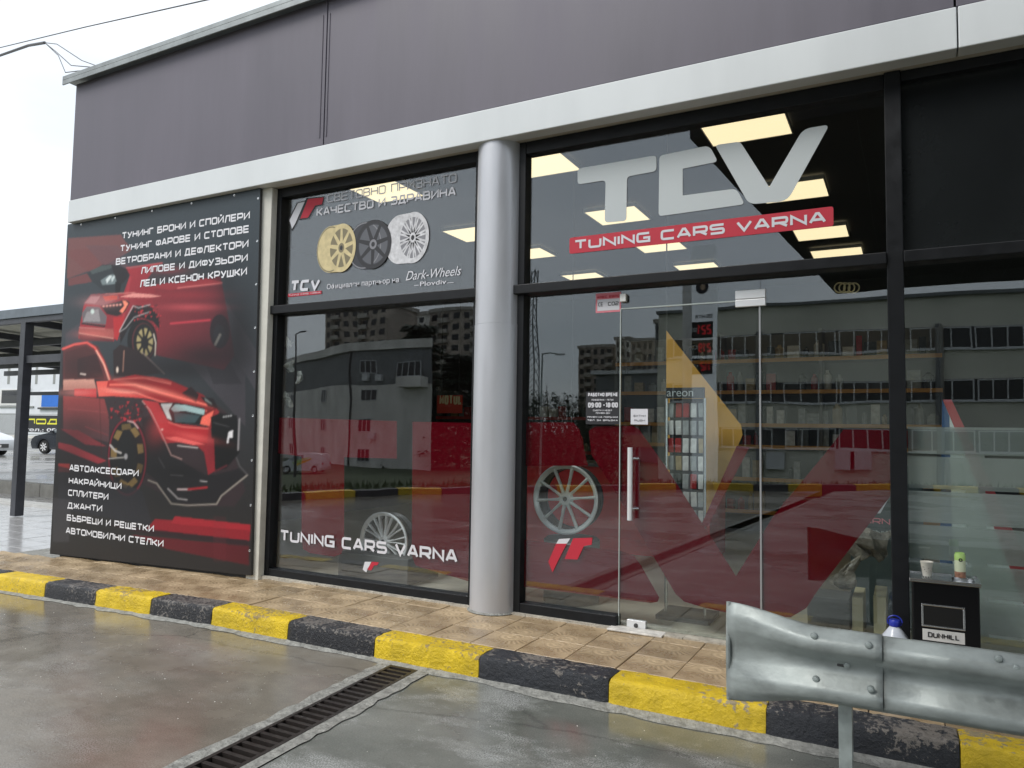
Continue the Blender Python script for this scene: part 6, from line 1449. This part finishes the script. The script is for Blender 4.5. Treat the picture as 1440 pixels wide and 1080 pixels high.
for i, (px_, Yv_, w) in enumerate(((745, 45, 3), (775, 42, 3.4), (810, 44, 3.4), (850, 46, 3))):
    x, y, _ = rv(px_, 560, Yv_); t = empty('hedge_shrub', hl_[i] + ' of the reflection', 'shrub', None, (x, y, -2.7)); m = MB(); r = random.Random(60 + i)
    for k in range(4500):
        a = r.uniform(0, 6.28); ph = r.uniform(0, 1.5); q_ = r.random() ** .4; s_ = r.uniform(.08, .2); p_ = (q_ * w * math.cos(a) * math.cos(ph), q_ * w * .6 * math.sin(a) * math.cos(ph), q_ * 7.4 * math.sin(ph) * (.8 + .2 * math.sin(a * 3)))
        m.add([p_, (p_[0] + r.uniform(-s_, s_), p_[1] + s_, p_[2] + r.uniform(-s_, s_)), (p_[0] + s_, p_[1], p_[2] + r.uniform(-s_, s_) * 1.4)], [(0, 1, 2)])
    m.build('foliage', M['leaf'], t); MB().tube([(0, 0, 0), (0, 0, 2.5)], .08, 6).build('stem', M['bark'], t)
# van
x, y, _ = rv(428, 668, 44)
v = car('white_van', 'white panel van with green and yellow stripe, mirrored in the left window', M['carwhite'], (x, y, -2.45 + .0), rad(-14), van=True)
for s_ in (1, -1):
    MB().plate([(-.9, .95), (-.6, .75), (.5, 1.30), (.7, 1.45)], s_ * .872 - .004, s_ * .872 + .004).build('green_stripe', M['can_green'], v); MB().plate([(-.7, .72), (-.4, .62), (.8, 1.20), (.9, 1.35)], s_ * .876 - .004, s_ * .876 + .004).build('yellow_stripe', M['yellow_plain'], v)
# street lamp, mast, sign pole
x, y, zt_ = rv(762, 497, 34); t = empty('street_lamp', 'slim pale street lamp with curved arm, mirrored right of the column', 'street lamp', None, (x, y, -2.5))
MB().tube([(0, 0, 0), (0, 0, zt_ + 2.5)], [.08, .05], 8).build('pole', M['galv2'], t); hh = zt_ + 2.5
MB().tube([(0, 0, hh), (.5, 0, hh + .05), (1.0, 0, hh - .02)], .04, 6).build('arm', M['galv2'], t); box(.9, 1.5, -.12, .12, hh - .12, hh - .02).build('lamp_head', M['winframe'], t, .02)
x, y, zt_ = rv(749, 380, 75); t = empty('lattice_mast', 'tall lattice mast against the sky, mirrored right of the column', 'mast', None, (x, y, -2.6)); m = MB(); H_ = zt_ + 2.6
for a, b in ((-.9, -.9), (.9, -.9), (.9, .9), (-.9, .9)): m.tube([(a, b, 0), (a * .5, b * .5, H_)], .09, 4)
m.build('mast_leg', M['conc_dark'], t); m = MB(); k = 18
for i in range(k):
    z0_, z1_ = H_ * i / k, H_ * (i + 1) / k; f0, f1 = 1 - .5 * i / k, 1 - .5 * (i + 1) / k
    for s_ in (-1, 1): m.tube([(-.9 * f0, .9 * s_ * f0, z0_), (.9 * f1, .9 * s_ * f1, z1_)], .05, 4).tube([(.9 * s_ * f0, -.9 * f0, z0_), (.9 * s_ * f1, .9 * f1, z1_)], .05, 4)
m.build('bracing', M['conc_dark'], t)
x, y, zt_ = rv(420, 470, 40); t = empty('lamp_post', 'black lamp post in front of the apartment house, mirrored at the left', 'street lamp', None, (x, y, -2.5)); MB().tube([(0, 0, 0), (-.3, 0, zt_ + 2.5)], [.11, .07], 8).build('pole', M['bolt'], t); MB().tube([(-.3, 0, zt_ + 2.5), (.4, 0, zt_ + 2.7)], .04, 6).build('arm', M['bolt'], t); box(.2, .8, -.1, .1, zt_ + 2.62, zt_ + 2.72).build('lamp_head', M['bolt'], t)
# price pylon and its neighbour pole
PY_ = 19.0; xa, y, zt_ = rv(971, 345, PY_); xb, _, zb3 = rv(1011, 660, PY_ + .6)
t = empty('price_pylon', 'tall pale fuel price pylon with three dark panels of red digits, mirrored in the door', 'price sign', None, (0, 0, 0))
box(xa, xb, y - .5, y, 0, zt_).build('body', M['pylon'], t, .02)
for i, (ya, yb) in enumerate(((452, 475), (478, 500), (504, 526))):
    za = at(990, ya, PY_)[1]; zb4 = at(990, yb, PY_)[1]
    box(xa + .03, xb - .03, y, y + .03, zb4, za).build('price_panel', M['binblack'], t); h_ = (za - zb4)
    letters_o = letters('digits', ('2.21', '2.19', '1.12')[i].replace('.', ''), 0, .26 * (xb - xa) / .6, 0, h_ * .6, 0, M['digits'], t, th=.2); letters_o.location = (xb - .07, y + .034, zb4 + h_ * .2); letters_o.rotation_euler.z = math.pi
    lt = letters('fuel_name', ('95', 'D', 'LPG')[i].replace('5', 'S'), 0, .2 * (xb - xa) / .6, 0, h_ * .25, 0, M['greyvinyl'], t, th=.2); lt.location = (xa + .25, y + .034, zb4 + h_ * .4); lt.rotation_euler.z = math.pi
zz = at(990, 447, PY_)[1]; lt = letters('lettering', 'ВЕНТА', 0, (xb - xa) * .72, 0, .13, 0, M['blackvinyl'], t, th=.2); lt.location = (xb - .06, y + .004, zz); lt.rotation_euler.z = math.pi
zz = at(990, 405, PY_)[1]; MB().lathe([(.0, .02), (.20, .02), (.20, 0)], ((xa + xb) / 2, y, zz), 'y', 28).build('round_mark', M['blackvinyl'], t); MB().lathe([(.0, .03), (.09, .03), (.09, .02)], ((xa + xb) / 2 + .03, y, zz), 'y', 20).build('round_mark_centre', mat('mark_tan', (.45, .32, .22), .6), t)
xp, y2, _ = rv(966, 420, 17.0); xp, yp_, zp_ = rv(966, 392, 13); t = empty('sign_pole', 'pale round pole just left of the price pylon, mirrored in the door', 'pole', None, (xp, yp_, 0)); MB().tube([(0, 0, 0), (0, 0, zp_)], .12, 16).build('shaft', M['white'], t, smooth=True); MB().tube([(0, 0, zp_), (0, 0, zp_ + .05)], .14, 16).build('cap', M['galv2'], t, smooth=True)
# canopy over the forecourt
cn = empty('forecourt_canopy', 'wide flat forecourt canopy with black underside, mirrored in the upper right panes', 'canopy'); ZC = 4.5
fp = [(-1.86, -2.0), (-1.22, -11.42), (9.5, -10.9), (9.5, -2.0)]
MB().prism(poly_ccw(fp), ZC, ZC + .55).build('roof_deck', M['canopy'], cn)
for i in range(16):
    xx = -1.0 + i * .65; box(xx, xx + .006, -10.9, -2.2, ZC - .012, ZC - .001).build('panel_joint', M['bolt'], cn)
for (xx, yy) in ((3.5, -9.6), (8.6, -9.6), (8.6, -3.4)): MB().lathe([(.16, 0), (.16, ZC - .013)], (xx, yy, -.02), n=24).build('pillar', M['column'], cn, smooth=True)

# grit and paint chips lying on the wet slabs
r_ = random.Random(21); mb = MB()
for i in range(420):
    x = r_.uniform(-9, 3.5); y = KF - .06 - abs(r_.gauss(0, .9)) - r_.uniform(0, .6); s_ = r_.uniform(.002, .006)
    if DX0 - .1 < x - dx(y) < DX1 + .1: continue
    z = fall(x) + .0005; a = r_.uniform(0, 3); c_, d_ = s_ * math.cos(a), s_ * math.sin(a)
    mb.add([(x + c_, y + d_, z), (x - d_ * .7, y + c_ * .7, z), (x - c_, y - d_, z), (x + d_ * .6, y - c_ * .6, z), (x, y, z + s_ * .7)], [(0, 1, 4), (1, 2, 4), (2, 3, 4), (3, 0, 4)])
tag(mb.build('grit', mat('pale_grit', (.55, .53, .48), .8, vary=.4, scale=40)), kind='stuff')
